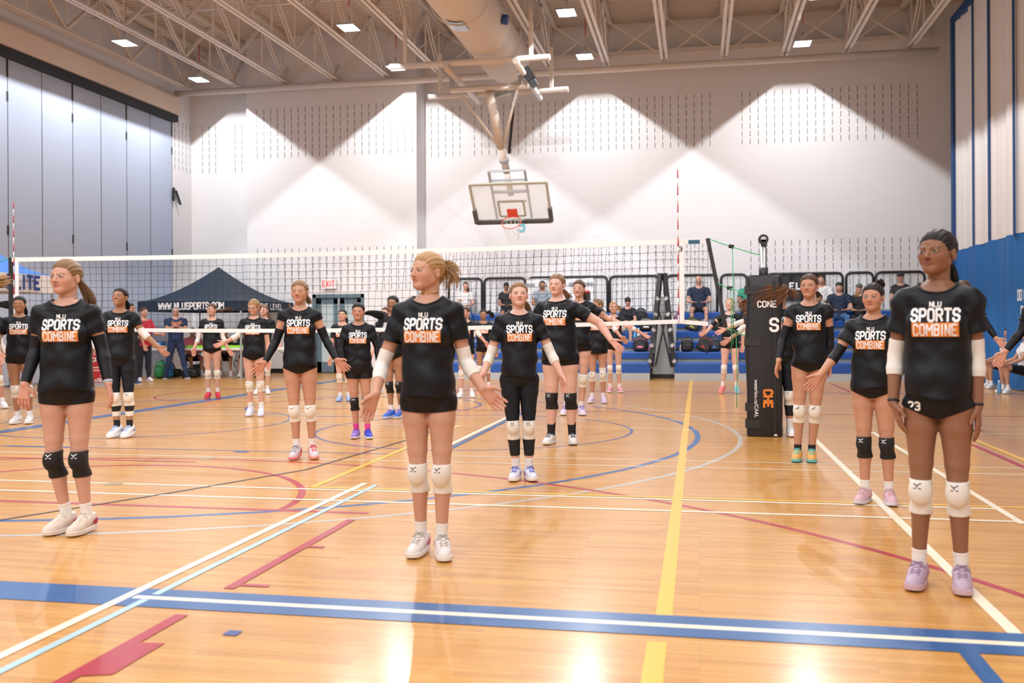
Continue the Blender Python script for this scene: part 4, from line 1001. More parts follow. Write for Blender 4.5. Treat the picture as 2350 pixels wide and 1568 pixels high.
    hcn = nb+np.array((0, 0, .087*H))+(-.012*H)*np.array((math.sin(-hyaw)*-1, math.cos(hyaw), 0))*0+Fd*.012*H
    HP, HW = head_prims(hcn, Rh, hu)
    nr = (.0268 if not male else .035)*H*(1+(B-1)*.6); neck = [(cone(HW(0, .028, -.045), nb-Uz*.01*H, nr, nr*1.06), .015), (cone(nb-Uz*.02*H, nb-Uz*.045*H, nr*1.15, nr*1.3), .03)]
    for s in (-1, 1): neck.append((cone(nb+S*s*.012*H-Uz*.004*H-Fd*.006*H, sh[s]+Uz*.010*H, nr*.72, .022*H), .03)); 
    # ------- arms
    AR = {}; hands = {}
    Lu, Lf = .172*H, .148*H
    for s in (-1, 1):
        sp = (arms or {}).get(s) or {}
        if 'e' in sp:
            e = loc(*sp['e'], sh[s][1]); v = e-sh[s]; d2 = v[0]**2+v[2]**2
            off = math.sqrt(max(Lu**2-d2, 0)); e = loc(*sp['e'], sh[s][1]-sp.get('se', .5)*off) if d2 < Lu**2 else sh[s]+v*min(1, 1.12*Lu/math.sqrt(d2))
            w_ = loc(*sp['w'], e[1]); v = w_-e; d2 = v[0]**2+v[2]**2; off = math.sqrt(max(Lf**2-d2, 0)); w_ = loc(*sp['w'], e[1]-sp.get('sw', .7)*off) if d2 < Lf**2 else e+v*min(1, 1.15*Lf/math.sqrt(d2))
        else:   # relaxed arm described by angles: out, fwd, bend
            out, fwd, bend = [math.radians(a) for a in sp.get('a', (12, 5, 15))]
            d = np.array(S*s*math.sin(out)+Fd*math.sin(fwd)-Uz*math.cos(out)*math.cos(fwd)); d /= np.linalg.norm(d); e = sh[s]+d*Lu
            inn = math.radians(sp.get('in', 0)); d = np.array(S*s*math.sin(out*.6-inn)+Fd*math.sin(fwd+bend)*math.cos(inn)-Uz*math.cos(out*.6)*math.cos(fwd+bend)); d /= np.linalg.norm(d); w_ = e+d*Lf
        fd = (w_-e)/np.linalg.norm(w_-e)
        if 't' in sp and 'e' in sp: tip = loc(*sp['t'], w_[1]-sp.get('st', .3)*.03); hd = tip-w_; hd /= np.linalg.norm(hd)
        elif 'hd' in sp: hd = np.array(sp['hd'], float); hd /= np.linalg.norm(hd)
        else: hd = fd
        pn = np.array(sp.get('pn', Fd*.75+S*s*-.4)); pn = pn-hd*(pn@hd); pn /= np.linalg.norm(pn)      # palm normal
        AR[s] = (sh[s], e, w_, hd, pn)
    ab = (1+(B-1)*1.1)*(1.12 if male else 1)
    def armprims(s):
        a, e, w_, hd, pn = AR[s]; m = a+(e-a)*.45; fm = e+(w_-e)*.28
        return [(cone(a, m, .0285*H*ab, .0245*H*ab), .02), (cone(m, e, .0245*H*ab, .0200*H*ab), .008), (cone(e, fm, .0198*H*ab, .0215*H*ab), .008), (cone(fm, w_, .0212*H*ab, .0142*H*(1+(ab-1)*.4)), .008)]
    def handprims(s):
        a, e, w_, hd, pn = AR[s]; hs = H/1.68*(1.08 if male else 1.0); sd = np.cross(hd, pn)      # sideways across palm
        kth = (1 if (sd@(S*s)) > 0 else -1); th_side = (arms or {}).get(s, {}).get('thumb', None)
        tsd = th_side if th_side else (-1 if True else 1)
        # palms forward -> thumbs outward
        tdir = sd*(1 if sd@(S*s) > 0 else -1)*(1 if pn@Fd > .2 else -1) if th_side is None else sd*th_side
        L = []; pc = w_+hd*.045*hs
        for k in (-.027, -.009, .009, .027): L.append((cone(w_+hd*.008*hs+tdir*k*.55*hs, w_+hd*.082*hs+tdir*k*hs, .0125*hs, .0112*hs), .010))
        curl = (arms or {}).get(s, {}).get('curl', .35); spread = (arms or {}).get(s, {}).get('spread', .25)
        for k, (o_, ln) in enumerate(((.030, .064), (.0105, .073), (-.0095, .068), (-.029, .053))):
            b0 = w_+hd*.082*hs+tdir*o_*hs; d0 = hd+tdir*o_*spread*14*.6+pn*curl*.45; d0 /= np.linalg.norm(d0); b1 = b0+d0*ln*.5*hs
            d1 = d0+pn*curl; d1 /= np.linalg.norm(d1); b2 = b1+d1*ln*.30*hs; d2_ = d1+pn*curl*.8; d2_ /= np.linalg.norm(d2_); b3 = b2+d2_*ln*.22*hs
            L += [(cone(b0, b1, .0092*hs, .0084*hs), .004), (cone(b1, b2, .0084*hs, .0077*hs), .003), (cone(b2, b3, .0077*hs, .0062*hs), .003)]
        t0 = w_+hd*.022*hs+tdir*.024*hs+pn*.006*hs; d0 = hd*.75+tdir*.75+pn*.25; d0 /= np.linalg.norm(d0); t1 = t0+d0*.036*hs; d1 = hd*.95+tdir*.35+pn*.25; d1 /= np.linalg.norm(d1)
        L += [(cone(t0, t1, .0135*hs, .0100*hs), .008), (cone(t1, t1+d1*.030*hs, .0100*hs, .0075*hs), .004)]
        return L
    # ------- legs
    LG = {}
    legs = legs or {}
    for s in (-1, 1):
        lg = legs.get(s, {}); hip = cen(.50)*0+S*s*.0445*H*(1+(B-1)*.7)+np.array((0, 0, hipz)); az = .046*H+lg.get('up', 0)
        if sit:
            k = lg['k'] if 'k' in lg else None
            az0 = .046*H+seat.get('fz', 0); fx_ = seat.get('fx', .05); kz = az0+math.sqrt(max((.243*H)**2-fx_**2, .01))-hip[2]; kz = max(min(kz, .22*H), -.1)
            kn = hip+Fd*math.sqrt((.245*H)**2-kz**2)+S*s*seat.get('spread', .06)+np.array((0, 0, kz)); an_ = kn+Fd*fx_+S*s*seat.get('fs', 0); an_[2] = az0
            if 'kp' in lg: kn = np.array(lg['kp'])
            if 'ap' in lg: an_ = np.array(lg['ap'])
        else:
            fx = lg.get('x', px+s*.06*H/Zf*FPX); ay = lg.get('dy', 0.0); an_ = loc(fx, 800, ay); an_[2] = az+heel*.05
            kn = (hip+an_)/2; kn[2] = .268*H+lg.get('up', 0)*.6; kk = lg.get('kx')
            if kk: kn[0] = loc(kk, 800, 0)[0]
            kn[1] += -.015*H-lg.get('kb', 0)
        LG[s] = (hip, kn, an_)
    lb = (1+(B-1)*1.1)*(.84 if not male else .92)
    def legprims(s, off=0):
        h_, k_, a_ = LG[s]; q = h_+(k_-h_)*.30; q2 = h_+(k_-h_)*.7; ax = (a_-k_); back = -Fd*.014*H
        c1 = k_+ax*.28+back
        return [(cone(h_+(k_-h_)*.06+S*s*.003*H, q, .0555*H*lb, .0520*H*lb), .02), (cone(q, q2, .0515*H*lb, .0385*H*lb), .015), (cone(q2, k_, .0380*H*lb, .0310*H*lb), .012),
                (cone(k_, a_, .0305*H*lb, .0190*H*lb), .012), (cone(k_+ax*.10+back*.6, c1, .026*H*lb, .0315*H*lb), .014), (cone(c1, a_+ax*-.28, .0315*H*lb, .0200*H*lb), .018), (cone(a_-ax*.24, a_, .0200*H*lb, .0185*H*lb), .012)]
    fyw = {-1: math.radians(footyaw[0]), 1: math.radians(footyaw[1])}
    ftoe = {}
    for s in (-1, 1):
        f = rotz(th*.5+(-fyw[s]))@np.array((0, -1, 0)); ftoe[s] = f
    # ------- body mesh blocks
    nk = nb[2]+.012*H
    P_arm = {s: armprims(s) for s in (-1, 1)}; P_leg = {s: legprims(s) for s in (-1, 1)}; P_hand = {s: handprims(s) for s in (-1, 1)}
    pts = [nb]+[q for s in (-1, 1) for q in AR[s][:3]]+[q for s in (-1, 1) for q in LG[s]]; pts = np.array(pts)
    lo = pts.min(0)-.13*H*(1+(B-1)); hi = pts.max(0)+.13*H*(1+(B-1)); lo[2] = pts.min(0)[2]-.03; hi[2] = nk+.012
    blocks = []
    G = Grid(lo, hi, hB); G.add(trunk(), .01)
    if not male:
        for s in (-1, 1): G.add(ell(cen(.72)+S*s*.042*H+Fd*.042*H*(1+(B-1)*.8)+np.array((0, 0, .722*H+dz)), np.array((.034, .030, .034))*H*(1+(B-1)*.8)), .02)
    for s in (-1, 1): G.add(ell(LG[s][0]-Fd*.030*H+Uz*.008*H, np.array((.0455, .044, .05))*H*lb), .025)
    for p, k in neck: G.add(p, k)
    for s in (-1, 1):
        for p, k in P_leg[s][:1]: G.add(p, .015)
        for p, k in P_arm[s][:1]: G.add(p, .03)
    gl = None
    for s in (-1, 1):
        g2 = Grid(lo, hi, hB) if False else None
        for p, k in P_leg[s][1:]+P_arm[s][1:]:
            G.add(p, min(k, .012) if p[3] > .03 else k)
    for s in (-1, 1):
        w_ = AR[s][2]; hd = AR[s][3]
        wn = w_-(AR[s][2]-AR[s][1])/np.linalg.norm(AR[s][2]-AR[s][1])*.02
    blocks.append(G.nets())
    for s in (-1, 1):      # hands at finer resolution, overlapping the wrist
        w_ = AR[s][2]; hd = AR[s][3]; c = w_+hd*.09; r = .125*H/1.6
        gh = Grid(np.minimum(w_-hd*.01, c)-.10, np.maximum(w_, c+hd*.06)+.10, hN)
        for p, k in P_arm[s][3:]+P_hand[s]: gh.add(p, k)
        fd = (AR[s][2]-AR[s][1]); fd = fd/np.linalg.norm(fd); w0 = w_-fd*.03
        gh.cut(lambda X, Y, Z: -((X-w0[0])*fd[0]+(Y-w0[1])*fd[1]+(Z-w0[2])*fd[2])*1.0)
        blocks.append(gh.nets())
    gH = Grid(hcn-.16*hu*1.0-np.array((0, 0, .0)), hcn+.15*hu, hH)
    lo2 = hcn-.15*hu; lo2[2] = nk-.004; gH = Grid(lo2, hcn+.155*hu, hH)
    for p, k in neck[:1]: gH.add(p, k)
    first = True
    for p, k, sg in HP: gH.add(p, k, 0., sg)
    for p, k in neck[1:]: gH.add(p, k)
    gH.add(neck[0][0], .012)
    vb = gH.nets(); blocks.append(vb)
    lip = (.60, .20, .18) if sk[0] > .45 else (.30, .11, .09)
    handc = [AR[-1][2]+AR[-1][3]*.1, AR[1][2]+AR[1][3]*.1]
    def bodycol(V):
        c = face_color(V, hcn, Rh, hu, sk, hc, smile, lip, .8, .5 if sex == 'm' and hair in ('brown', 'dark', 'black') else 0)
        far = np.linalg.norm(V-hcn, axis=1) > .16*hu/1.0
        c[far] = sk
        for hcx in handc:
            m = np.exp(-(np.linalg.norm(V-hcx, axis=1)/.09)**2)[:, None]*.55; c = c*(1-m)+sk*np.array((1.10, .80, .76))*m
        for s in (-1, 1):
            for q in (LG[s][1], AR[s][1]):
                m = np.exp(-(np.linalg.norm(V-q, axis=1)/.05)**2)[:, None]*.4; c = c*(1-m)+sk*np.array((1.0, .80, .76))*m
        return c
    mesh_obj('body', blocks, 'skin', root, bodycol)
    # ------- shirt
    sz = shirtz if shirtz is not None else .518*H+dz
    if tee:
        lo = np.array((-.34*H, -.34*H, sz-.03))+np.array((min(lx, 0), min(ly, 0), 0)); hi = np.array((.34*H, .34*H, nb[2]+.05))+np.array((max(lx, 0), max(ly, 0), 0))
        for s in (-1, 1): e = AR[s][1]; lo = np.minimum(lo, e-.08); hi = np.maximum(hi, e+.08)
        lo[2] = max(lo[2], sz-.03); hi[2] = nb[2]+.05
        G = Grid(lo, hi, hC); loose = 0. if tuck else .010
        G.add(trunk(.010, .012, sz, loose), .01)
        if not male:
            for s in (-1, 1): G.add(ell(cen(.72)+S*s*.040*H+Fd*.044*H*(1+(B-1)*.8)+np.array((0, 0, .722*H+dz)), np.array((.036, .032, .036))*H*(1+(B-1)*.8)), .035, .008)
        G.add(cone(nb+S*.02*H-Uz*.02*H, sh[1]+Uz*.004*H, .0335*H, .028*H), .03, .008); G.add(cone(nb-S*.02*H-Uz*.02*H, sh[-1]+Uz*.004*H, .0335*H, .028*H), .03, .008)
        tl_ = .60
        for s in (-1, 1):
            a, e = AR[s][0], AR[s][1]; d = (e-a)/np.linalg.norm(e-a); t1 = a+(e-a)*(sleevelen+.06)
            g2 = Grid(lo, hi, hC) if False else None
            arm = cone(a-d*.0, t1, .0300*H*ab, .0320*H*ab+.003)
            l2, h2_ = pbounds(arm, .03); sl, X, Y, Z = G.sub(l2, h2_)
            dd = pdist(arm, X, Y, Z)-.003; e1 = a+(e-a)*sleevelen
            dd = np.maximum(dd, (X-e1[0])*d[0]+(Y-e1[1])*d[1]+(Z-e1[2])*d[2]); G.F[sl] = smin(G.F[sl], dd, .022)
        # folds
        X, Y, Z = G.ax[0][:, None, None], G.ax[1][None, :, None], G.ax[2][None, None, :]; ph = random.random()*6
        u_ = (X*S[0]+Y*S[1]); v_ = (X*Fd[0]+Y*Fd[1]); zz = Z-dz
        low = np.clip((.70*H-zz)/(.1*H), 0, 1)
        G.F = (G.F+low*(.0065*np.sin(38*(zz+.45*np.abs(u_))+ph+3*v_)*np.sin(9*u_+ph*2)+.0055*np.sin(24*u_+9*zz+ph))+.0030*np.sin(55*(zz-.8*np.abs(u_))+ph)*(1-low)).astype(np.float32)
        wav = .008
        G.cut(lambda X, Y, Z: (sz+wav*np.sin(22*(X*S[0]+Y*S[1])+ph)+(tuck*.0))-Z)
        if tuck: G.cut(lambda X, Y, Z: sz+tuck*np.clip(1-np.abs((X*S[0]+Y*S[1])/.09), 0, 1)-Z)
        nc = nb+Fd*.012*H+Uz*.010*H
        precut = Grid.__new__(Grid); precut.lo, precut.h, precut.n, precut.ax = G.lo, G.h, G.n, G.ax; precut.F = G.F.copy()
        ne = ell(nc, np.array((.052*H*(1+(B-1)*.5), .055*H, .060*H))); l2, h2_ = pbounds(ne, .01); sl, X, Y, Z = G.sub(l2, h2_); G.F[sl] = np.maximum(G.F[sl], -pdist(ne, X, Y, Z))
        shirt = mesh_obj('shirt', [G.nets()], teec or 'tee', root)
        if Zf < 14:
            ph_ = np.linspace(1.35, -1.3, 90); ring = []
            for a_ in np.linspace(0, 2*math.pi, 49):
                Pp = np.array(nc)+np.stack([ne[2][0]*np.cos(ph_)*math.cos(a_), ne[2][1]*np.cos(ph_)*math.sin(a_), ne[2][2]*np.sin(ph_)], 1); v = precut.sample(Pp); k_ = np.argmax(v < .0); 
                if v[k_] < 0: ring.append(tuple(Pp[k_]))
            if len(ring) > 30:
                ra = np.array(ring[:-1]); ra = (np.roll(ra, 1, 0)+ra*2+np.roll(ra, -1, 0))/4; ra = (np.roll(ra, 1, 0)+ra*2+np.roll(ra, -1, 0))/4; ra = np.vstack([ra, ra[:2]])
                MB().tube([tuple(q) for q in ra], .0068, 8, caps=False).build('collar', teec or 'tee', shirt)
        if prt:
            o = cen(.70)+np.array((0, 0, .730*H+dz)); k = H/1.70*(1+(B-1)*.5); oz = np.array((0, 0, 1.))
            q1, _ = letters('NLU', .022*k, 1.6, 1.7); q2, w2 = letters('SPORTS', .056*k, 1.6, 1.95, .95); q3, w3 = letters('COMBINE', .050*k, 1.2, 1.7, .86)
            f = .205*k/w2; q2 = [[(x*f, y) for x, y in q] for q in q2]; f = .185*k/w3; q3 = [[(x*f, y) for x, y in q] for q in q3]
            white = [[(x, y+.080*k) for x, y in q] for q in q1]+[[(x, y+.012*k) for x, y in q] for q in q2]
            project(white, G, o, S, oz, Fd, 'whitep', 'shirt_print', shirt)
            project(rect2(0, -.029*k, .204*k, .066*k, 14, 4), G, o, S, oz, Fd, 'orangep', 'print_box', shirt)
            project([[(x, y-.055*k) for x, y in q] for q in q3], G, o, S, oz, Fd, 'whitep', 'print_word', shirt, lift=.0042)
    # ------- bottoms
    def limb(name, prims, p0, p1, off, m, ctr=None, bulge=None, parent=root, vneck=0, hh=None):
        d = p1-p0; L = np.linalg.norm(d); d = d/L; pr = [p for p, k in prims]; hh = hh or hC
        g = Grid(np.minimum(p0, p1)-.085*H*max(1, B)-off, np.maximum(p0, p1)+.085*H*max(1, B)+off, hh)
        for p, k in prims: g.add(p, k, off)
        if bulge is not None: g.add(bulge[0], bulge[1])
        g.cut(lambda X, Y, Z: -((X-p0[0])*d[0]+(Y-p0[1])*d[1]+(Z-p0[2])*d[2])); g.cut(lambda X, Y, Z: ((X-p1[0])*d[0]+(Y-p1[1])*d[1]+(Z-p1[2])*d[2]))
        bl_ = g.nets()
        if len(bl_[0]) == 0: return None, g
        return mesh_obj(name, [bl_], m, parent), g
    if bottom in ('brief', 'short', 'loose'):
        g = Grid(np.array((-.2*H*B, -.2*H*B, .36*H+dz)), np.array((.2*H*B, .2*H*B, .60*H+dz)), hC*.9)
        o_ = .005 if bottom != 'loose' else .012
        g.add(trunk(), .01, o_)
        for s in (-1, 1): g.add(ell(LG[s][0]-Fd*.030*H+Uz*.008*H, np.array((.0455, .044, .05))*H*lb), .025, o_)
        for s in (-1, 1):
            for p, k in P_leg[s][:2]: g.add(p, .012, o_)
        top = .585*H+dz
        if sit: pass
        zb = {'brief': .472*H, 'short': .464*H, 'loose': .435*H}[bottom]+briefz*H+dz; vv = {'brief': .42, 'short': .10, 'loose': .05}[bottom]
        if not sit: g.cut(lambda X, Y, Z: np.maximum(Z-top, (zb+np.clip(np.abs(X*S[0]+Y*S[1])-.02, 0, 1)*vv)-Z))
        else: g.cut(lambda X, Y, Z: np.maximum(Z-top, -Z))
        bo = mesh_obj('shorts', [g.nets()], 'spandex', root)
        if extras and 'num' in extras: q, _ = letters(extras['num'], .035, 1.6); project(q, g, np.array((0, 0, .492*H))-S*.095, S, Uz, Fd, 'whitep', 'shorts_number', bo)
    if bottom in ('leggings', 'pants', 'longshort') or sit:
        cm = longs or ('leggings' if bottom == 'leggings' else 'spandex'); off = {'leggings': .004, 'pants': .014, 'longshort': .014}.get(bottom, .01)
        if bottom == 'leggings':
            o1, g = None, None
        t_end = {'leggings': .95, 'pants': 2, 'longshort': .75}.get(bottom, .3)
        for s in (-1, 1):
            h_, k_, a_ = LG[s]; g = Grid(np.minimum(np.minimum(h_, k_), a_)-.1*H*B, np.maximum(np.maximum(h_, k_), a_)+.1*H*B, hC)
            n_ = 3 if t_end < 1 else 7
            for p, k in P_leg[s][:n_]: g.add(p, k, off)
            if t_end < 1:
                e1 = h_+(k_-h_)*t_end; d = (k_-h_)/np.linalg.norm(k_-h_); g.cut(lambda X, Y, Z: (X-e1[0])*d[0]+(Y-e1[1])*d[1]+(Z-e1[2])*d[2])
            else: g.cut(lambda X, Y, Z: (a_[2]-.015*H)-Z)
            mesh_obj('trouser_leg', [g.nets()], cm, root)
        if not (bottom in ('brief', 'short', 'loose')):
            g = Grid(np.array((-.2*H*B, -.2*H*B, .40*H+dz)), np.array((.2*H*B, .2*H*B, .60*H+dz)), hC)
            g.add(trunk(), .01, off+.001)
            for s in (-1, 1): g.add(ell(LG[s][0]-Fd*.030*H+Uz*.008*H, np.array((.0455, .044, .05))*H*lb), .025, off); g.add(P_leg[s][0][0], .012, off+.001)
            top = .585*H+dz; g.cut(lambda X, Y, Z: Z-top); mesh_obj('trouser_hips', [g.nets()], cm, root)
    # ------- pads, sleeves, socks, shoes
    for s in (pads or ()):
        h_, k_, a_ = LG[s]; up_ = k_+(h_-k_)*.12; dn_ = k_+(a_-k_)*.30; pc = padc[s] if isinstance(padc, dict) else padc
        if extras and extras.get('longpad') == s: up_ = k_+(h_-k_)*.28
        o_, g = limb('knee_pad', P_leg[s][1:6], up_, dn_, .0055, pc, bulge=(ell(k_+Fd*.026*H, np.array((.030, .022, .040))*H), .02))
        mk = {'logo': LOGO, 'swoosh': SWOOSH, 'bars': BARS, 'ua': UARM}[mark]
        mc = 'whitep' if pc == 'padb' else 'black'
        if Zf < 17 and o_: project(strokes(mk, .030*H/1.7, .15), g, k_+Uz*.016*H-S*.010, S, Uz, Fd, mc, 'pad_logo', o_, lift=.002, depth0=.12)
    for s, (t0, t1, c) in (sleeves or {}).items():
        a, e, w_ = AR[s][:3]
        g = Grid(np.minimum(np.minimum(a, e), w_)-.06*H, np.maximum(np.maximum(a, e), w_)+.06*H, hC*.9)
        for p, k in P_arm[s]: g.add(p, k, .0035 if c != 'sleevew' else .0045)
        def pt(t): return a+(e-a)*t if t <= 1 else e+(w_-e)*(t-1)
        p0, p1 = pt(t0), pt(t1); d0 = (e-a) if t0 <= 1 else (w_-e); d1 = (e-a) if t1 <= 1 else (w_-e); d0 = d0/np.linalg.norm(d0); d1 = d1/np.linalg.norm(d1)
        g.cut(lambda X, Y, Z: -((X-p0[0])*d0[0]+(Y-p0[1])*d0[1]+(Z-p0[2])*d0[2])); g.cut(lambda X, Y, Z: ((X-p1[0])*d1[0]+(Y-p1[1])*d1[1]+(Z-p1[2])*d1[2]))
        mesh_obj('arm_sleeve', [g.nets()], c, root)
    for s in (-1, 1):
        h_, k_, a_ = LG[s]; ax = (a_-k_)/np.linalg.norm(a_-k_)
        if calf and not sit:
            for (c0, c1, cmn) in calf: limb('calf_sleeve', P_leg[s][3:], k_+(a_-k_)*c0, k_+(a_-k_)*c1, .004, cmn, hh=hC)
        so = sock if not isinstance(sock, dict) else sock[s]
        if so: limb('sock', P_leg[s][4:], a_-ax*sockh*H/1.6, a_+ax*.01, .0055, 'sockw' if so == 'padw_' else so, hh=hC)
        f = ftoe[s]; sd = np.cross(f, Uz); ub = H/1.68*(1.1 if male else 1.0); pit = math.radians(legs.get(s, {}).get('pitch', heel*20)); hx = a_.copy()
        Rf = np.stack([sd, f*math.cos(pit)-Uz*math.sin(pit), Uz*math.cos(pit)+f*math.sin(pit)], 1)      # columns: side, toe, up
        az_ = .046*H if not sit else .046*H
        def SW(x, y, z): return a_+Rf@(np.array((x, y, z-.075))*ub)
        # sole
        hs_ = max(.0030, hpx*1.0); hs_ = min(hs_, .009)
        lo = np.min([SW(0, -.08, 0), SW(0, .2, 0), SW(0, 0, .12)], 0)-.06; hi = np.max([SW(0, -.08, 0), SW(0, .2, 0), SW(0, 0, .12)], 0)+.06
        def local(X, Y, Z): x, y, z = X-a_[0], Y-a_[1], Z-a_[2]; return [(Rf[0][i]*x+Rf[1][i]*y+Rf[2][i]*z)/ub for i in range(3)]
        def solef(X, Y, Z):
            x, y, z = local(X, Y, Z); z = z+.075; t = np.clip((y+.045)/.185, 0, 1); r = .0315+.012*np.sin(np.clip(t, 0, 1)*2.3); d2 = np.sqrt((x)**2+(y-(-.045+.185*t))**2)-r
            zc = np.clip((y-.10)/.1, 0, 1)*.010; return (np.maximum(d2+.003, np.abs(z-.014-zc)-.010)-.003)*ub
        gs = Grid(lo, hi, hs_); gs.F = solef(gs.ax[0][:, None, None], gs.ax[1][None, :, None], gs.ax[2][None, None, :]).astype(np.float32)
        gu = Grid(lo, hi, hs_)
        for (A_, B_, ra, rb) in (((0, -.042, .045), (0, -.030, .088), .034, .033), ((0, -.02, .060), (0, .045, .058), .036, .036), ((0, .045, .052), (0, .135, .030), .039, .034), ((0, .0, .075), (0, .05, .066), .032, .024), ((0, .10, .032), (.004, .152, .026), .037, .026)):
            gu.add(cone(SW(*A_), SW(*B_), ra*ub, rb*ub), .02)
        zlo = lambda X, Y, Z: (.016-(local(X, Y, Z)[2]+.075))*ub; gu.cut(zlo)
        ctop = lambda X, Y, Z: ((local(X, Y, Z)[2]+.075)-(.100+.10*np.clip(local(X, Y, Z)[1]*1.0, -.03, .05)))*ub; gu.cut(ctop)
        shc_ = shoe if not isinstance(shoe, dict) else shoe[s]
        so_ = mesh_obj('shoe', [gu.nets()], cmat(shc_[0]), root); mesh_obj('sole', [gs.nets()], cmat(shc_[1]), so_)
        if Zf < 14:
            b = MB()
            def top_(x, y):
                zs = np.arange(.135, .03, -.0015); Pq = np.array([SW(x, y, z) for z in zs]); v = gu.sample(Pq); k = np.argmax(v < 0); return tuple(SW(x, y, zs[k]+.0015))
            for i in range(4):
                y0 = .038+.021*i
                for a_x, b_x in ((-1, 1), (1, -1)):
                    b.tube([top_(a_x*.021, y0), top_(a_x*.008, y0+.007), top_(b_x*.008, y0+.014), top_(b_x*.021, y0+.021)], .0030*ub, 5)
            kn_ = np.array(top_(0, .036))+Uz*.006
            for sg in (-1, 1): b.tube([tuple(kn_), tuple(np.array(top_(sg*.020, .030))+Uz*.014), tuple(np.array(top_(sg*.034, .045))+Uz*.004), tuple(np.array(top_(sg*.018, .052))+Uz*.004), tuple(kn_)], .0026*ub, 5)
            b.build('laces', cmat(shc_[2]), so_)
            tg = Grid(lo, hi, hs_); tg.add(cone(SW(0, .034, .088), SW(0, .004, .122), .017*ub, .020*ub), .01); tg.cut(lambda X, Y, Z: (np.abs((local(X, Y, Z)[1]*.72+(local(X, Y, Z)[2]+.075)*.69)-.0905)-.006)*ub)
            mesh_obj('tongue', [tg.nets()], cmat(shc_[4] if len(shc_) > 4 else shc_[0]), so_)
            if len(shc_) > 3 and shc_[3]: mesh_obj('shoe_panel', [(lambda gg: gg.nets())(panel_grid(gu, SW, ub, s))], cmat(shc_[3]), so_)
    # ------- hair
    if style != 'bald':
        g = Grid(hcn-.16*hu, hcn+.16*hu, hH*1.2)
        k_ = 1 if style != 'cap' else 1
        g.add(ell(HW(0, .014, .036), np.array((.0815, .1020, .0875))*hu, Rh), .01)
        if style in ('bun_top', 'pulled', 'pony', 'down', 'short', 'cap', 'wild'):
            n_ = Rh@np.array((0, .72, .694)); nx_ = Rh@np.array((1, 0, 0))
            lim = {'short': -.012}.get(style, -.0165)
            def hl(X, Y, Z):
                x = (X-hcn[0])*Rh[0][0]+(Y-hcn[1])*Rh[1][0]+(Z-hcn[2])*Rh[2][0]; y = (X-hcn[0])*Rh[0][1]+(Y-hcn[1])*Rh[1][1]+(Z-hcn[2])*Rh[2][1]; z = (X-hcn[0])*Rh[0][2]+(Y-hcn[1])*Rh[1][2]+(Z-hcn[2])*Rh[2][2]
                x, y, z = x/hu, y/hu, z/hu; a = (lim+.0035*np.clip(1-(x/.05)**2, -1.6, 1)+.004*np.exp(-((np.abs(x)-.045)/.014)**2))-(.72*y+.694*z)
                ear = .026-np.sqrt((y-.014)**2+(z+.004)**2)-np.clip(.062-np.abs(x), 0, 1)*2
                low_ = -(z+.066)-np.clip(y-.03, 0, 1)*.2; a = a+.0016*np.sin(x*520)+.0012*np.sin(x*1130+2)
                return np.maximum(np.maximum(a, ear), low_)*hu
            g.F = (g.F+.0065*hu*np.clip(1+np.maximum(hl(g.ax[0][:, None, None], g.ax[1][None, :, None], g.ax[2][None, None, :]), -9)/hu/.026, 0, 1)).astype(np.float32)
            lx_, ly_, lz_ = [(g.ax[0][:, None, None]-hcn[0])*Rh[0][i]+(g.ax[1][None, :, None]-hcn[1])*Rh[1][i]+(g.ax[2][None, None, :]-hcn[2])*Rh[2][i] for i in range(3)]; an_ = np.arctan2(lx_, lz_+.03*hu)
            if Zf < 13: g.F = (g.F+.0011*hu*np.sin(an_*31+ly_*22/hu)+.0006*hu*np.sin(an_*57+2+ly_*40/hu)+.003*hu*np.exp(-(lx_/hu/.004)**2)*(ly_ < .02*hu)).astype(np.float32)
            g.cut(hl)
            if style == 'short' : pass
            G_ = g
        def haircol(V):
            q = ((V-hcn)@Rh)/hu; an = np.arctan2(q[:, 0], q[:, 2]+.03); n = .5+.5*np.sin(an*31+3*np.sin(an*7)+q[:, 1]*14); n2 = .5+.5*np.sin(an*97+q[:, 1]*25); return hc[None, :]*(.70+.32*n+.40*n2)[:, None]
        ho = mesh_obj('hair', [g.nets()], 'hair', root, haircol)
        tails = tail if isinstance(tail, (list, tuple)) else ([tail] if tail else [])
        for tail in tails:    # list of strand bundles: points in head units (x right, y back, z up) or view space
            b = MB(); rr_ = random.Random(int(px)); pts = [np.array(p, float) for p in tail['p']]; wd = tail.get('w', .02); n_s = int(tail.get('n', 80 if Zf < 9 else 40)*1.5)
            sp_ = tail.get('space', 'view')
            W_ = (lambda p: hcn+p*hu) if sp_ == 'view' else (lambda p: HW(*p))
            cr = []
            for i in range(len(pts)-1):
                for t in np.linspace(0, 1, 5)[:-1]:
                    p0, p1, p2, p3 = pts[max(i-1, 0)], pts[i], pts[i+1], pts[min(i+2, len(pts)-1)]
                    cr.append(.5*((2*p1)+(-p0+p2)*t+(2*p0-5*p1+4*p2-p3)*t*t+(-p0+3*p1-3*p2+p3)*t**3))
            cr.append(pts[-1]); m_ = len(cr); fl_ = tail.get('flare', 1.0)
            for k in range(n_s):
                ang = rr_.random()*6.28; rad = math.sqrt(rr_.random())*wd; of = np.array((math.cos(ang)*rad, rr_.uniform(-1, 1)*wd*.8, math.sin(ang)*rad)); end = int(m_*rr_.uniform(.72, 1.0)); end = max(end, 4); kw = rr_.uniform(-.5, .5)
                path = []
                for i in range(end):
                    u = i/(m_-1); s_ = (.35+.9*math.sin(min(u*1.6, 1.57)))*(1+(fl_-1)*u); path.append(tuple(W_(cr[i]+of*s_+np.array((0, 0, 1))*kw*wd*u*u)))
                r0 = wd*hu*tail.get('r', .13 if Zf < 9 else .2)*.72; b.tube(path, r0, 4, rs=[r0*(.5+.8*math.sin(math.pi*min(1, .12+.80*i/(end-1)))) for i in range(end)])
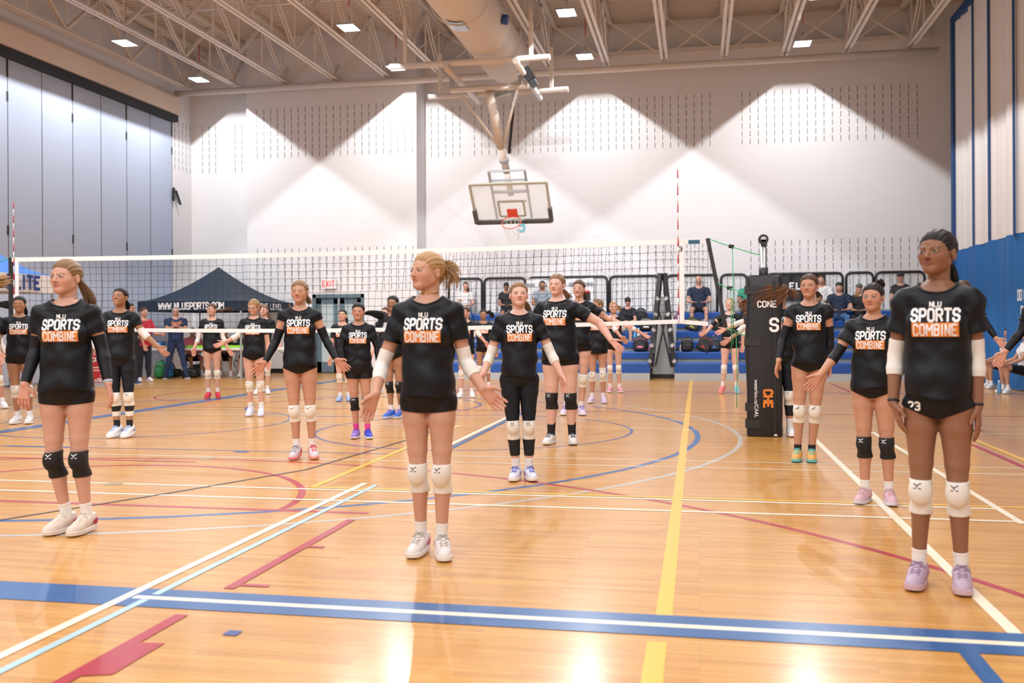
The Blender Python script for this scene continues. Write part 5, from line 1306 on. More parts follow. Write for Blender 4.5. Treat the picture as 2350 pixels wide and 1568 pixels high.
            o_ = b.build('ponytail', 'hair', ho); me = o_.data; ca = me.color_attributes.new('tint', 'FLOAT_COLOR', 'POINT'); nv = len(me.vertices); c4 = np.ones((nv, 4), np.float32)
            per = np.repeat(np.random.RandomState(abs(int(px))).uniform(.55, 1.6, nv//4+2), 4)[:nv]; c4[:, :3] = hc[None, :]*np.repeat(np.random.RandomState(abs(int(px))+1).uniform(.6, 1.5, nv//60+2), 60)[:nv, None]; ca.data.foreach_set('color', c4.ravel())
            if tail.get('tie'): p = W_(pts[tail.get('tieat', 0)]); MB().lathe([(.014*hu, -.006), (.019*hu, 0), (.014*hu, .006)], tuple(p), 12).build('hair_tie', 'black', ho)
        if style == 'cap':
            g = Grid(hcn-.19*hu, hcn+.19*hu, hH*1.3); g.add(ell(HW(0, .014, .042), np.array((.086, .104, .088))*hu, Rh), .01); bd = -1 if not (extras and extras.get('capback')) else 1
            g.add(ell(HW(0, bd*.105, .045), np.array((.06, .055, .008))*hu, Rh), .006); nz = Rh@np.array((0, 0, 1)); g.cut(lambda X, Y, Z: .036*hu-((X-hcn[0])*nz[0]+(Y-hcn[1])*nz[1]+(Z-hcn[2])*nz[2])); mesh_obj('cap', [g.nets()], (extras or {}).get('capm', 'black'), root)
    if necklace:
        n_ = 40; pts = []
        for i in range(n_+1):
            a = 2*math.pi*i/n_; dirv = S*math.cos(a)+Fd*math.sin(a); zc = nb[2]+necklace.get('z', .022)*H-.010*H*(math.sin(a)+1)/2; c0 = nb+Fd*.004*H; c0 = np.array((c0[0], c0[1], zc)); lo_, hi_ = .0, .14
            for _ in range(14):
                m_ = (lo_+hi_)/2; p = c0+dirv*m_; v = min(gH.sample(p[None])[0] if p[2] > nk else 9, 9)
                if v > 8: v = float(np.linalg.norm((p-nb)[:2]))-nr*1.15
                if v < 0: lo_ = m_
                else: hi_ = m_
            pts.append(tuple(c0+dirv*(lo_+.003)))
        MB().tube(pts, necklace.get('r', .0022), 6, caps=False).build('necklace', 'gold', root)
        if necklace.get('pend'): p = np.array(pts[n_//4]); MB().box(tuple(p-np.array((.005, .004, .03))), tuple(p+np.array((.005, 0, 0)))).build('pendant', 'gold', root)
    if ankle: 
        for s, c in ankle.items(): p = AR[s][2]-(AR[s][2]-AR[s][1])*.04; d = (AR[s][2]-AR[s][1]); d = d/np.linalg.norm(d); limb('wristband', P_arm[s][3:], p-d*.010, p+d*.004, .003, c, hh=min(hC, .004))
    return root, dict(H=H, AR=AR, LG=LG, hcn=hcn, Rh=Rh, hu=hu, nb=nb, S=S, F=Fd, orig=orig, brg=brg, loc=loc)
def panel_grid(gu, SW, ub, s):
    g = Grid.__new__(Grid); g.lo, g.h, g.n, g.ax = gu.lo, gu.h, gu.n, gu.ax; g.F = (gu.F-.0018).copy(); c = SW(.0, -.01, .055)
    for sd in (-1, 1): pass
    e = ell(SW(0, -.030, .050), np.array((.075, .042, .024))*ub); g.cut(lambda X, Y, Z: pdist(e, X, Y, Z)); return g
WS = lambda a=.62, b=1.42: (a, b, 'sleevew')
BS = lambda a=.62, b=1.9: (a, b, 'sleeveb')
WHT = ((.82, .82, .84), (.86, .86, .86), (.75, .75, .78))
GP = 'players in black event shirts'
P = {}
P['fg'] = person(985, 1270, 572, 'young woman in foreground with messy blonde bun and white elbow sleeves, palms open', yaw=-14, head=(-50, 4, 0), skin=(.58, .32, .22), hair='blonde', style='pulled',
    tail=dict(p=[(.07, .06, .02), (.105, .05, .035), (.125, .06, .0), (.11, .07, -.05)], w=.032, n=150, flare=2.1, r=.07, tie=1),
    arms={-1: dict(e=(877, 838), w=(862, 905), t=(843, 948), se=-.3, sw=1, pn=(.4, -.9, 0), curl=.3), 1: dict(e=(1068, 828), w=(1107, 893), t=(1152, 935), se=-.2, sw=.7, pn=(0, -1, .3), curl=.15, spread=.5)},
    legs={-1: dict(x=965, dy=.02), 1: dict(x=1012, dy=-.06)}, pads=(-1, 1), sleeves={-1: WS(.72, 1.55), 1: WS(.72, 1.55)}, bottom='short', necklace=dict(r=.003, z=.03, pend=1), heel=.15,
    shoe=((.78, .74, .73), (.84, .82, .82), (.50, .45, .38), (.62, .18, .32), (.62, .58, .50)))
person(155, 1222, 590, 'young woman at left front with light brown ponytail and long black arm sleeves, looking left', yaw=-16, head=(-38, 2, 0), skin=(.60, .335, .245), hair='dkblonde',
    tail=dict(p=[(.07, .07, .0), (.10, .08, -.05), (.135, .08, -.12), (.145, .08, -.22)], w=.030, n=120, r=.08, flare=1.1),
    arms={-1: dict(e=(84, 800), w=(57, 882), t=(52, 940), se=-.2, sw=.8, pn=(.5, .8, 0)), 1: dict(e=(234, 800), w=(248, 880), t=(262, 945), se=0, sw=.6, pn=(-.9, .2, 0))},
    legs={-1: dict(x=152, kx=122, dy=.03), 1: dict(x=198, kx=180, dy=-.04)}, pads=(-1, 1), padc='padb', sleeves={-1: BS(.60, 1.96), 1: BS(.60, 1.90)}, bottom='short', footyaw=(38, 28), heel=.2,
    shoe=((.74, .64, .56), (.78, .70, .64), (.82, .74, .62), (.42, .04, .12)), necklace=dict(r=.0015, z=.02), ankle={1: cmat((.35, .55, .75))}, group=GP)
person(2155, 1345, 520, 'tall young woman at right front with dark low ponytail, white elbow sleeves and lilac shoes', yaw=-5, head=(-26, 4, 0), skin='brown', hair='black',
    tail=dict(p=[(.05, .07, -.03), (.065, .08, -.07), (.07, .08, -.12), (.06, .08, -.17)], w=.022, n=90, r=.1),
    arms={-1: dict(e=(2056, 815), w=(2050, 925), t=(2078, 1010), se=-.2, sw=.5, pn=(1, .2, 0), curl=.2), 1: dict(e=(2240, 815), w=(2243, 935), t=(2246, 1030), se=-.2, sw=.5, pn=(-1, .2, 0), curl=.2)},
    legs={-1: dict(x=2106, kx=2112), 1: dict(x=2204, kx=2196)}, pads=(-1, 1), sleeves={-1: WS(.70, 1.42), 1: WS(.70, 1.42)}, bottom='brief', briefz=-.004, shirtz=.885, extras={'num': '23'}, footyaw=(6, -4),
    shoe=((.50, .38, .50), (.60, .42, .48), (.34, .22, .32), (.44, .30, .44), (.40, .26, .36)), necklace=dict(r=.0013, z=.016, pend=1), ankle={-1: 'black', 1: 'black'}, group=GP, build=.97)
person(690, 1052, 640, 'young woman in rolled sleeveless event shirt, long black arm sleeves and red and white shoes', yaw=-8, head=(-14, 3, 0), skin='tan', hair='dkblonde', smile=.3,
    tail=dict(p=[(.05, .07, -.02), (.08, .08, -.06), (.09, .08, -.10)], w=.022),
    arms={-1: dict(e=(634, 783), w=(608, 832), t=(580, 862), se=-.1, sw=.8, pn=(.3, -1, .2), curl=.15, spread=.4), 1: dict(e=(747, 778), w=(772, 826), t=(793, 845), se=-.1, sw=.8, pn=(-.2, -1, .2), curl=.15, spread=.3)},
    legs={-1: dict(x=680), 1: dict(x=716)}, pads=(-1, 1), sleeves={-1: BS(.50, 1.96), 1: BS(.50, 1.96)}, bottom='brief', sleevelen=.18, mark='swoosh', calf=None, heel=.3,
    shoe={-1: ((.66, .56, .58), (.80, .22, .20), (.30, .30, .36), (.78, .12, .14), (.8, .15, .15)), 1: ((.66, .60, .64), (.80, .30, .22), (.75, .06, .06), (.78, .25, .25), (.80, .14, .08))}, group=GP)
person(1193, 1100, 643, 'young woman in black leggings with white elbow sleeves and white knee pads, chin raised', yaw=2, head=(4, 9, 0), skin='pale', hair='dkblonde',
    tail=dict(p=[(.05, .08, -.04), (.08, .09, -.10), (.09, .09, -.16)], w=.02),
    arms={-1: dict(e=(1125, 818), w=(1109, 858), t=(1093, 903), se=.1, sw=.6, pn=(.6, -.6, 0)), 1: dict(e=(1264, 811), w=(1288, 861), t=(1299, 903), se=.1, sw=.7, pn=(-.7, -.5, 0))},
    legs={-1: dict(x=1183), 1: dict(x=1213)}, pads=(-1, 1), sleeves={-1: WS(.70, 1.45), 1: WS(.70, 1.45)}, bottom='leggings', calf=[(.24, .66, 'padb')], sockh=.10,
    shoe=((.74, .75, .86), (.85, .80, .72), (.08, .10, .50), (.25, .28, .60), (.8, .8, .85)), build=1.04, necklace=dict(r=.0012, z=.015), group=GP)
person(1287, 1018, 625, 'young woman with brown ponytail and black knee pads, arm stretched right over the net tape', yaw=-16, head=(-20, 4, 0), skin='pale', hair='dkblonde',
    tail=dict(p=[(.07, .07, -.04), (.10, .08, -.09), (.14, .09, -.14)], w=.026),
    arms={-1: dict(a=(28, -5, 15)), 1: dict(e=(1377, 742), w=(1402, 781), t=(1425, 803), se=-.2, sw=.8, pn=(.2, -1, .6), curl=.05)}, lean=(-.03, 0),
    legs={-1: dict(x=1264), 1: dict(x=1312)}, pads=(-1, 1), padc='padb', bottom='short', briefz=-.01, sock='padb', sockh=.13, build=1.20, shirtz=.88, shoe=((.78, .78, .76), (.80, .78, .74), (.02, .02, .03)), group=GP)
person(2006, 1153, 645, 'short young woman with dark bun, black elbow sleeve and pink shoes, arm stretched left', yaw=-10, head=(-14, 2, 0), skin='tan', hair='dark', smile=.2,
    tail=dict(p=[(.02, .05, .10), (.05, .05, .115), (.04, .08, .09)], w=.035, n=80),
    arms={-1: dict(e=(1921, 812), w=(1882, 862), t=(1838, 912), se=.2, sw=.8, pn=(.2, -1, .3), curl=.2), 1: dict(a=(24, 0, 20))},
    legs={-1: dict(x=1984), 1: dict(x=2039)}, pads=(-1, 1), padc='padb', sleeves={-1: (.68, 1.35, 'sleeveb')}, bottom='brief', build=1.04, shoe=((.66, .44, .50), (.66, .62, .70), (.60, .36, .38), (.66, .40, .42), (.62, .30, .32)), group=GP)
person(1859, 1058, 625, 'young woman with long black arm sleeves, white knee pads and yellow and teal shoes', yaw=-3, head=(-12, 3, 0), skin='tan', hair='brown',
    tail=dict(p=[(.05, .07, -.03), (.075, .08, -.06), (.08, .08, -.09)], w=.018),
    arms={-1: dict(e=(1797, 780), w=(1787, 828), t=(1778, 866), se=0, sw=.7, pn=(1, -.2, 0)), 1: dict(e=(1904, 780), w=(1901, 828), t=(1906, 862), se=-.4, sw=.1, pn=(-1, -.2, 0))},
    legs={-1: dict(x=1829), 1: dict(x=1861)}, pads=(-1, 1), sleeves={-1: BS(.50, 1.92), 1: BS(.50, 1.92)}, bottom='brief', sleevelen=.22, mark='bars', sock='padb', sockh=.07, lean=(-.03, 0) if False else (.0, 0), footyaw=(3, -3),
    shoe=((.80, .42, .10), (.16, .52, .50), (.12, .55, .52), (.75, .60, .12), (.80, .60, .06)), group=GP)
person(824, 1005, 692, 'young woman with flying black ponytail, black arm sleeves, loose shorts and pink socks', yaw=-4, head=(-10, 0, 0), skin='tan', hair='black',
    tail=dict(p=[(.07, .06, -.02), (.15, .06, -.01), (.26, .06, -.04), (.36, .06, -.08)], w=.034, flare=1.5, n=90, r=.13),
    arms={-1: dict(e=(784, 795), w=(787, 838), t=(791, 878), se=0, sw=.6, pn=(1, 0, 0)), 1: dict(e=(866, 797), w=(869, 838), t=(864, 870), se=0, sw=.4, pn=(-1, 0, 0))},
    legs={-1: dict(x=817), 1: dict(x=843, dy=-.05)}, pads=(-1, 1), padc='padb', sleeves={-1: BS(.5, 1.9), 1: BS(.5, 1.95)}, bottom='loose', shirtz=.835, tuck=.05, mark='ua', sock=cmat((.75, .06, .32), .8), sockh=.10,
    shoe={-1: ((.34, .22, .62), (.72, .70, .74), (.24, .10, .55)), 1: ((.05, .08, .60), (.78, .78, .84), (.03, .05, .55))}, build=1.03, necklace=dict(r=.0014, z=.02), group=GP)
person(277, 1003, 657, 'laughing young woman in black leggings with white elbow sleeve, arm held out right', yaw=-12, head=(-26, 12, 0), skin='mid', hair='black', smile=1,
    tail=dict(p=[(.07, .07, -.03), (.08, .08, -.08), (.08, .08, -.13)], w=.025),
    arms={-1: dict(a=(22, 10, 15)), 1: dict(e=(325, 762), w=(362, 796), t=(386, 818), se=.1, sw=.7, pn=(.1, -.7, .7), curl=.15)}, legs={-1: dict(x=268), 1: dict(x=297, dy=-.05)}, pads=(-1, 1),
    sleeves={1: WS(.78, 1.40), -1: WS(.78, 1.4)}, bottom='leggings', calf=[(.22, .45, 'padb'), (.47, .62, 'padw')], sock='padb', sockh=.09, footyaw=(30, 22), heel=.5, build=1.03, shoe=((.84, .86, .88), (.86, .87, .9), (.25, .40, .70), (.3, .45, .72)), group=GP)
person(46, 972, 677, 'smiling young woman with dark hair and white shoes behind the left front player', yaw=-6, head=(-12, 3, 0), skin='mid', hair='black', smile=1,
    tail=dict(p=[(.06, .07, -.02), (.075, .08, -.08), (.07, .08, -.14)], w=.024),
    arms={-1: dict(a=(26, -5, 15)), 1: dict(a=(18, 5, 15))}, legs={-1: dict(x=40), 1: dict(x=68, dy=-.04)}, pads=(-1, 1), mark='swoosh', sleeves={-1: WS(), 1: WS()}, bottom='short', build=1.05, footyaw=(25, 10), shoe=WHT, group=GP)
person(-22, 938, 684, 'young woman at the left edge, dark hair flying, white sleeved arm reaching into view', yaw=5, head=(20, 0, 0), skin='tan', hair='black',
    tail=dict(p=[(.06, .0, .0), (.15, -.02, .03), (.25, -.02, .02), (.34, -.02, .0)], w=.05, n=70, r=.12),
    arms={-1: dict(a=(10, 0, 10)), 1: dict(e=(0, 798), w=(24, 838), t=(50, 862), se=.2, sw=.6, pn=(.2, -1, .2))}, legs={-1: dict(x=-35), 1: dict(x=6, dy=0)}, pads=(-1, 1), sleeves={1: WS(.65, 1.62)}, bottom='short', shoe=WHT, group=GP)
person(-62, 985, 625, 'blonde young woman just outside the left edge, only her flying hair in view', yaw=5, head=(20, 0, 0), skin='fair', hair='blonde',
    tail=dict(p=[(.08, .0, .01), (.16, -.02, -.01), (.25, -.02, .03), (.36, -.02, .05)], w=.055, n=70, r=.11), arms={}, pads=(-1, 1), bottom='short', shoe=WHT, group=GP)
person(487, 915, 695, 'young woman with flying brown braid, bright red shoes and white elbow sleeves', yaw=-8, head=(-22, 3, 0), skin='fair', hair='brown', smile=.6,
    tail=dict(p=[(.07, .06, .0), (.16, .06, -.01), (.26, .06, .02), (.38, .06, .0)], w=.022, n=50), arms={-1: dict(e=(455, 779), w=(446, 799), t=(444, 818), se=.1, sw=.7, pn=(.5, -1, 0)), 1: dict(e=(511, 773), w=(523, 801), t=(536, 820), se=.1, sw=.7, pn=(-.3, -1, .2))},
    legs={-1: dict(x=478), 1: dict(x=499)}, pads=(-1, 1), mark='swoosh', sleeves={-1: WS(), 1: WS()}, bottom='brief', shoe=((.60, .02, .05), (.70, .10, .12), (.6, .1, .1)), heel=.4, group=GP)
person(584, 955, 685, 'blonde young woman looking down with a smile, arm stretched left over the net tape', yaw=-10, head=(-26, -16, 0), skin='fair', hair='blonde', smile=1,
    tail=dict(p=[(.05, .08, .03), (.08, .09, .02), (.07, .10, -.02)], w=.03), arms={-1: dict(e=(547, 770), w=(515, 787), t=(491, 796), se=.1, sw=.6, pn=(0, -.8, .6), curl=.1), 1: dict(a=(8, 0, 12))},
    legs={-1: dict(x=574), 1: dict(x=599, dy=-.05)}, pads=(-1, 1), mark='swoosh', sleeves={-1: WS(.8, 1.5)}, bottom='brief', heel=.6, footyaw=(10, 2), shoe=((.78, .80, .92), (.66, .70, .92), (.8, .8, .9)), group=GP)
person(606, 905, 697, 'pale young woman half hidden behind the blonde one looking down', yaw=-8, head=(-18, 2, 0), skin='pale', hair='dkblonde', tail=dict(p=[(.06, .07, -.03), (.1, .08, -.1), (.12, .08, -.18)], w=.03),
    arms={-1: dict(a=(14, 0, 10)), 1: dict(e=(634, 770), w=(640, 785), se=.1, sw=.6)}, pads=(-1, 1), sleeves={1: WS()}, bottom='short', shoe=WHT, legs={-1: dict(x=590), 1: dict(x=613)}, group=GP)
person(787, 921, 708, 'young woman with brown hair behind the one in pink socks, in front of the doors', yaw=-8, head=(-14, 8, 0), skin='fair', hair='dark', tail=dict(p=[(.06, .07, -.03), (.08, .08, -.08), (.07, .08, -.14)], w=.025),
    arms={-1: dict(e=(763, 795), w=(758, 822), t=(757, 838), se=.1, sw=.5), 1: dict(a=(12, 0, 10))}, pads=(-1, 1), bottom='loose', shoe=((.35, .48, .75), (.3, .45, .8), (.7, .75, .85)), legs={-1: dict(x=780), 1: dict(x=799)}, group=GP)
person(903, 960, 676, 'dark haired young woman with blue shoes half hidden behind the foreground blonde', yaw=-14, head=(-20, 2, 0), skin='mid', hair='black', tail=None,
    arms={-1: dict(e=(880, 775), w=(884, 815), se=0, sw=.5), 1: dict(a=(12, 0, 10))}, sleeves={-1: BS(), 1: BS()}, pads=(-1, 1), padc='padb', bottom='brief', legs={-1: dict(x=897), 1: dict(x=918)}, heel=.3, footyaw=(30, 20), shoe=((.05, .16, .62), (.72, .72, .78), (.5, .25, .6)), group=GP)
person(886, 902, 703, 'pale young woman far back, her face just left of the foreground blonde', yaw=-10, head=(-25, 0, 0), skin='pale', hair='brown', tail=None, arms={}, pads=(-1, 1), bottom='short', shoe=WHT, group=GP)
person(1110, 895, 708, 'young woman with black flying ponytail far back by the left bleachers', yaw=0, head=(-4, 3, 0), skin='mid', hair='black', smile=.8, tail=dict(p=[(.06, .06, .02), (.12, .06, .05), (.18, .06, .0), (.18, .06, -.06)], w=.04),
    arms={-1: dict(e=(1090, 765), w=(1080, 785), se=.1, sw=.5), 1: dict(a=(14, 0, 15))}, sleeves={-1: WS(), 1: WS()}, pads=(-1, 1), bottom='short', shoe=((.7, .2, .25), (.8, .7, .7), (.8, .8, .8)), group=GP)
person(1070, 912, 702, 'young woman with long dark hair half hidden at the foreground blonde\'s right shoulder', yaw=-10, head=(-30, 0, 0), skin='fair', hair='brown', tail=dict(p=[(.05, .02, -.06), (.055, .02, -.12), (.05, .02, -.2)], w=.03),
    arms={-1: dict(a=(14, 0, 10)), 1: dict(e=(1094, 762), w=(1112, 784), t=(1121, 796), se=.2, sw=.6)}, sleeves={1: WS(.9, 1.5)}, pads=(-1, 1), bottom='short', shoe=WHT, group=GP)
person(1330, 952, 640, 'young woman with brown hair and arm stretched right, standing behind the ponytailed one', yaw=-6, head=(-12, 3, 0), skin='fair', hair='brown', tail=dict(p=[(.06, .07, -.03), (.08, .08, -.08), (.07, .08, -.14)], w=.02),
    arms={-1: dict(a=(12, 0, 10)), 1: dict(e=(1395, 731), w=(1424, 742), t=(1443, 749), se=-.1, sw=.5, pn=(0, -.6, .8), curl=.05)}, pads=(-1, 1), mark='swoosh', bottom='short', legs={-1: dict(x=1298), 1: dict(x=1333)}, shoe=((.72, .66, .84), (.82, .78, .86), (.25, .15, .55)), group=GP)
person(1372, 925, 684, 'young woman with light hair looking left, long shirt, lilac shoes, between two stretched arms', yaw=-8, head=(-50, 2, 0), skin='tan', hair='dkblonde', tail=dict(p=[(.06, .07, -.03), (.09, .08, -.08), (.1, .08, -.14)], w=.025),
    arms={-1: dict(a=(12, 0, 10)), 1: dict(e=(1408, 752), w=(1424, 773), t=(1438, 786), se=.1, sw=.6)}, pads=(-1, 1), extras={'longpad': 1}, sleeves={1: WS(.9, 1.4)}, bottom='short', shirtz=.785, legs={-1: dict(x=1358), 1: dict(x=1384)}, shoe=((.66, .54, .74), (.78, .70, .82), (.6, .45, .7)), group=GP)
person(1409, 901, 690, 'blonde young woman with short flying hair near the bleachers, arm stretched right', yaw=2, head=(0, 2, 0), skin='fair', hair='blonde', tail=dict(p=[(.05, .06, .02), (.10, .06, .0), (.11, .06, -.05)], w=.035),
    arms={-1: dict(a=(12, 0, 10)), 1: dict(e=(1447, 750), w=(1475, 767), t=(1494, 778), se=.1, sw=.5, pn=(0, -.8, .5))}, sleeves={1: WS(.5, 1.4)}, pads=(-1, 1), mark='swoosh', bottom='short', legs={-1: dict(x=1400), 1: dict(x=1421)}, shoe=((.75, .30, .40), (.82, .82, .80), (.1, .2, .7)), group=GP)
person(1676, 903, 682, 'blonde young woman in coral and teal shoes between the net end and the black pad', yaw=-8, head=(-14, 12, 0), skin='pale', hair='blonde', style='pulled', tail=None,
    arms={-1: dict(e=(1638, 742), w=(1622, 762), t=(1608, 768), se=.1, sw=.6), 1: dict(e=(1706, 755), w=(1704, 790), se=.1, sw=.6)}, sleeves={-1: (.7, 1.3, 'sleeveb'), 1: WS()}, pads=(-1, 1), bottom='short', heel=.8, legs={-1: dict(x=1658), 1: dict(x=1690)},
    shoe={-1: ((.85, .22, .20), (.85, .35, .30), (.85, .6, .55)), 1: ((.25, .55, .62), (.4, .65, .7), (.7, .8, .8))}, group=GP)
person(1752, 968, 690, 'player hidden behind the black pad, white sleeved arm reaching low left', yaw=-20, head=(-30, 0, 0), skin='fair', hair='auburn', tail=dict(p=[(-.04, -.04, .02), (-.10, -.05, .03), (-.17, -.05, .0), (-.22, -.05, -.05)], w=.05, n=60, r=.14),
    arms={-1: dict(e=(1706, 752), w=(1676, 778), t=(1652, 794), se=.1, sw=.6, pn=(0, -1, .4), curl=.1), 1: dict(a=(10, 0, 10))}, sleeves={-1: WS(.75, 1.4)}, pads=(-1, 1), bottom='short', shoe=WHT, group=GP)
person(1748, 945, 676, 'player behind the black pad, auburn hair flying, white sleeved arm reaching high left', yaw=-20, head=(-30, 0, 0), skin='fair', hair='auburn', tail=dict(p=[(-.04, -.04, .02), (-.12, -.05, .03), (-.22, -.05, .0), (-.28, -.05, -.06)], w=.06, n=60, r=.14),
    arms={-1: dict(e=(1694, 742), w=(1664, 756), t=(1640, 768), se=.1, sw=.6, pn=(0, -1, .4), curl=.1), 1: dict(a=(10, 0, 10))}, sleeves={-1: WS(.6, 1.35)}, pads=(-1, 1), bottom='short', shoe=WHT, group=GP)
person(1792, 1000, 650, 'young woman in leggings beside the black pad, long brown hair flying across her face', yaw=-6, head=(-6, -4, 0), skin='tan', hair='auburn', tail=[dict(p=[(.06, -.04, .09), (.0, -.12, .06), (-.10, -.13, .03), (-.18, -.12, -.01), (-.23, -.12, -.09)], w=.075, n=170, r=.05, flare=1.1), dict(p=[(.07, -.08, .05), (.02, -.14, .0), (-.05, -.14, -.05), (-.11, -.13, -.13)], w=.055, n=110, r=.06, flare=1.2), dict(p=[(.06, .02, .05), (.13, -.02, .03), (.17, -.05, -.03)], w=.04, n=50, r=.08)],
    arms={-1: dict(e=(1744, 788), w=(1735, 818), t=(1728, 852), se=0, sw=.6, pn=(1, 0, 0)), 1: dict(a=(10, 0, 10))}, sleeves={-1: (.62, 1.35, 'sleeveb'), 1: BS()}, pads=(-1, 1), bottom='leggings', calf=[(.24, .6, 'padb')], sockh=.12, build=1.12, legs={-1: dict(x=1787), 1: dict(x=1812)}, shoe=WHT, group=GP)
person(2212, 985, 640, 'player hidden behind the tall one on the right, black sleeved hand reaching right', yaw=10, head=(0, 0, 0), skin='fair', hair='brown', tail=None,
    arms={-1: dict(a=(10, 0, 10)), 1: dict(e=(2262, 742), w=(2287, 778), t=(2308, 798), se=.1, sw=.5, pn=(0, -1, .3))}, sleeves={1: BS(.6, 1.9)}, pads=(-1, 1), bottom='short', shoe=WHT, group=GP)
person(2408, 1060, 620, 'player at the right edge, black sleeved arm reaching in toward the seated girls', yaw=-8, head=(-10, 0, 0), skin='fair', hair='brown', tail=None,
    arms={-1: dict(e=(2345, 760), w=(2306, 808), t=(2286, 842), se=.1, sw=.6, pn=(.2, -1, .3)), 1: dict(a=(12, 0, 10))}, sleeves={-1: BS(.5, 1.9)}, pads=(-1, 1), bottom='short', shoe=WHT, group=GP)
# ---- officials and visitors (plain clothes)
def visitor(px, fy, hy, label, tee_c, pants_c, **kw):
    kw.setdefault('prt', False); kw.setdefault('bottom', 'pants'); kw.setdefault('tail', None)
    return person(px, fy, hy, label, teec=cmat(tee_c, .75), longs=cmat(pants_c, .75), pads=None, **kw)
man, inf = visitor(404, 870, 702, 'standing grey haired man with glasses in navy shirt and trousers, arms crossed', (.012, .03, .10), (.02, .045, .13), sex='m', hair='grey', style='short', skin='fair', yaw=6, head=(6, 0, 0),
    arms={-1: dict(e=(384, 757), w=(404, 747), t=(413, 741), se=.3, sw=.8), 1: dict(e=(424, 757), w=(406, 749), t=(396, 741), se=.3, sw=.9)}, legs={-1: dict(x=380), 1: dict(x=428)}, shoe=((.02, .03, .06), (.7, .7, .7), (.6, .6, .6)))
gl = MB(); hcn, Rh, hu = inf['hcn'], inf['Rh'], inf['hu']
for s_ in (-1, 1):
    gl.tube([tuple(hcn+Rh@(np.array((s_*.031+.021*math.cos(a), -.100, .002+.016*math.sin(a)))*hu)) for a in np.linspace(0, 2*math.pi, 13)], .0022, 4, caps=False)
    gl.bar(tuple(hcn+Rh@(np.array((s_*.052, -.098, .004))*hu)), tuple(hcn+Rh@(np.array((s_*.078, .01, .004))*hu)), .003)
gl.bar(tuple(hcn+Rh@(np.array((-.010, -.104, .004))*hu)), tuple(hcn+Rh@(np.array((.010, -.104, .004))*hu)), .003).build('glasses', 'black', man)
visitor(331, 876, 704, 'woman in red jacket and dark trousers standing left of the grey haired man', (.55, .02, .05), (.012, .018, .04), skin='fair', hair='brown', yaw=25, head=(35, 0, 0), smile=.6, arms={-1: dict(a=(14, 20, 50)), 1: dict(a=(14, 20, 70))}, shoe=WHT, shirtz=.82)
visitor(300, 884, 694, 'dark haired visitor in black behind the laughing player', (.012, .012, .015), (.012, .012, .018), skin='tan', hair='dark', yaw=40, head=(50, 0, 0), arms={}, shoe=((.03, .05, .12), (.75, .75, .75), (.6, .6, .6)))
def seated(px, y, zs, label, tee_c, leg_c, hy=None, **kw):
    x = at_y(px, 700, y).x; st = dict(z=zs, fz=kw.pop('fz', zs-.44)); st.update(kw.pop('st', {}))
    kw.setdefault('H', 1.68); kw.setdefault('arms', {-1: dict(a=(12, 18, 66), **{'in': 32}), 1: dict(a=(12, 18, 66), **{'in': 32})}); kw.setdefault('prt', False); kw.setdefault('tail', None); kw.setdefault('bottom', 'pants')
    return person(px, 800, 700, label, pos=(x, y), seat=st, teec=cmat(tee_c, .75), longs=cmat(leg_c, .8), pads=None, **kw)
RZ = [.40+k*RISE for k in range(NR)]; RYk = lambda k: BF+k*RUN+.26
seated(1069, RYk(5), RZ[5], 'woman in white top with long brown hair sitting high on the left bleachers', (.75, .74, .73), (.10, .20, .38), hair='brown', skin='fair', yaw=-6, tail=dict(p=[(.06, .0, -.02), (.07, -.03, -.1), (.06, -.04, -.16)], w=.03), H=1.66)
seated(1162, RYk(5), RZ[5], 'person in black shirt holding a phone on the left bleachers, beside the player in leggings', (.012, .013, .016), (.02, .02, .03), hair='dark', skin='mid', yaw=4, head=(0, -30, 0), H=1.60, bottom='longshort')
seated(1245, RYk(5), RZ[5], 'dark haired man in grey shirt in front of the white sponsor banner', (.28, .33, .38), (.03, .03, .04), sex='m', hair='dark', style='short', skin='mid', H=1.66)
seated(1441, RYk(3), RZ[3], 'person in black shirt and white shorts leaning forward on the left bleachers', (.010, .012, .02), (.62, .60, .58), hair='dark', skin='fair', yaw=-10, head=(-10, -40, 0), H=1.60, bottom='longshort', lean=(0, -.12), shoe=WHT)
seated(1604, RYk(5), RZ[5], 'bald man in navy polo shirt looking at his phone, high on the right bleachers', (.010, .022, .06), (.012, .015, .03), sex='m', hair='grey', style='bald', skin='fair', head=(0, -32, 0), H=1.78, bottom='longshort', st=dict(spread=.10))
seated(1719, RYk(5), RZ[5], 'man in green shirt sitting just left of the black pad', (.05, .32, .22), (.02, .02, .03), sex='m', hair='dark', style='short', skin='mid', head=(0, -20, 0), H=1.66)
seated(1884, RYk(5), RZ[5], 'person in white shirt behind the player with teal shoes', (.75, .75, .74), (.03, .03, .04), sex='m', hair='brown', style='short', skin='fair', H=1.72)
seated(1880, RYk(4)-.1, RZ[3], 'dark haired person low behind the shoulder of the player with teal shoes', (.02, .02, .02), (.03, .03, .04), hair='dark', skin='mid', H=1.7)
m_, i_ = seated(1926, RYk(4), RZ[4], 'man with backwards black cap, navy shirt and jeans on the right bleachers', (.010, .022, .05), (.07, .16, .34), sex='m', hair='brown', style='cap', skin='fair', H=1.78, extras=dict(capback=1), st=dict(spread=.10), shoe=WHT)
seated(1972, RYk(4), RZ[4], 'woman with long blonde hair and olive cap next to the man in jeans', (.012, .012, .015), (.015, .015, .02), hair='blonde', style='cap', skin='fair', H=1.70, extras=dict(capm=cmat((.08, .09, .06))), tail=dict(p=[(-.055, -.03, -.02), (-.06, -.06, -.12), (-.05, -.07, -.22)], w=.035, n=60))
seated(2067, RYk(5), RZ[5], 'person with dark cap far back on the right bleachers', (.02, .02, .025), (.02, .02, .03), hair='dark', style='cap', skin='fair', H=1.80)
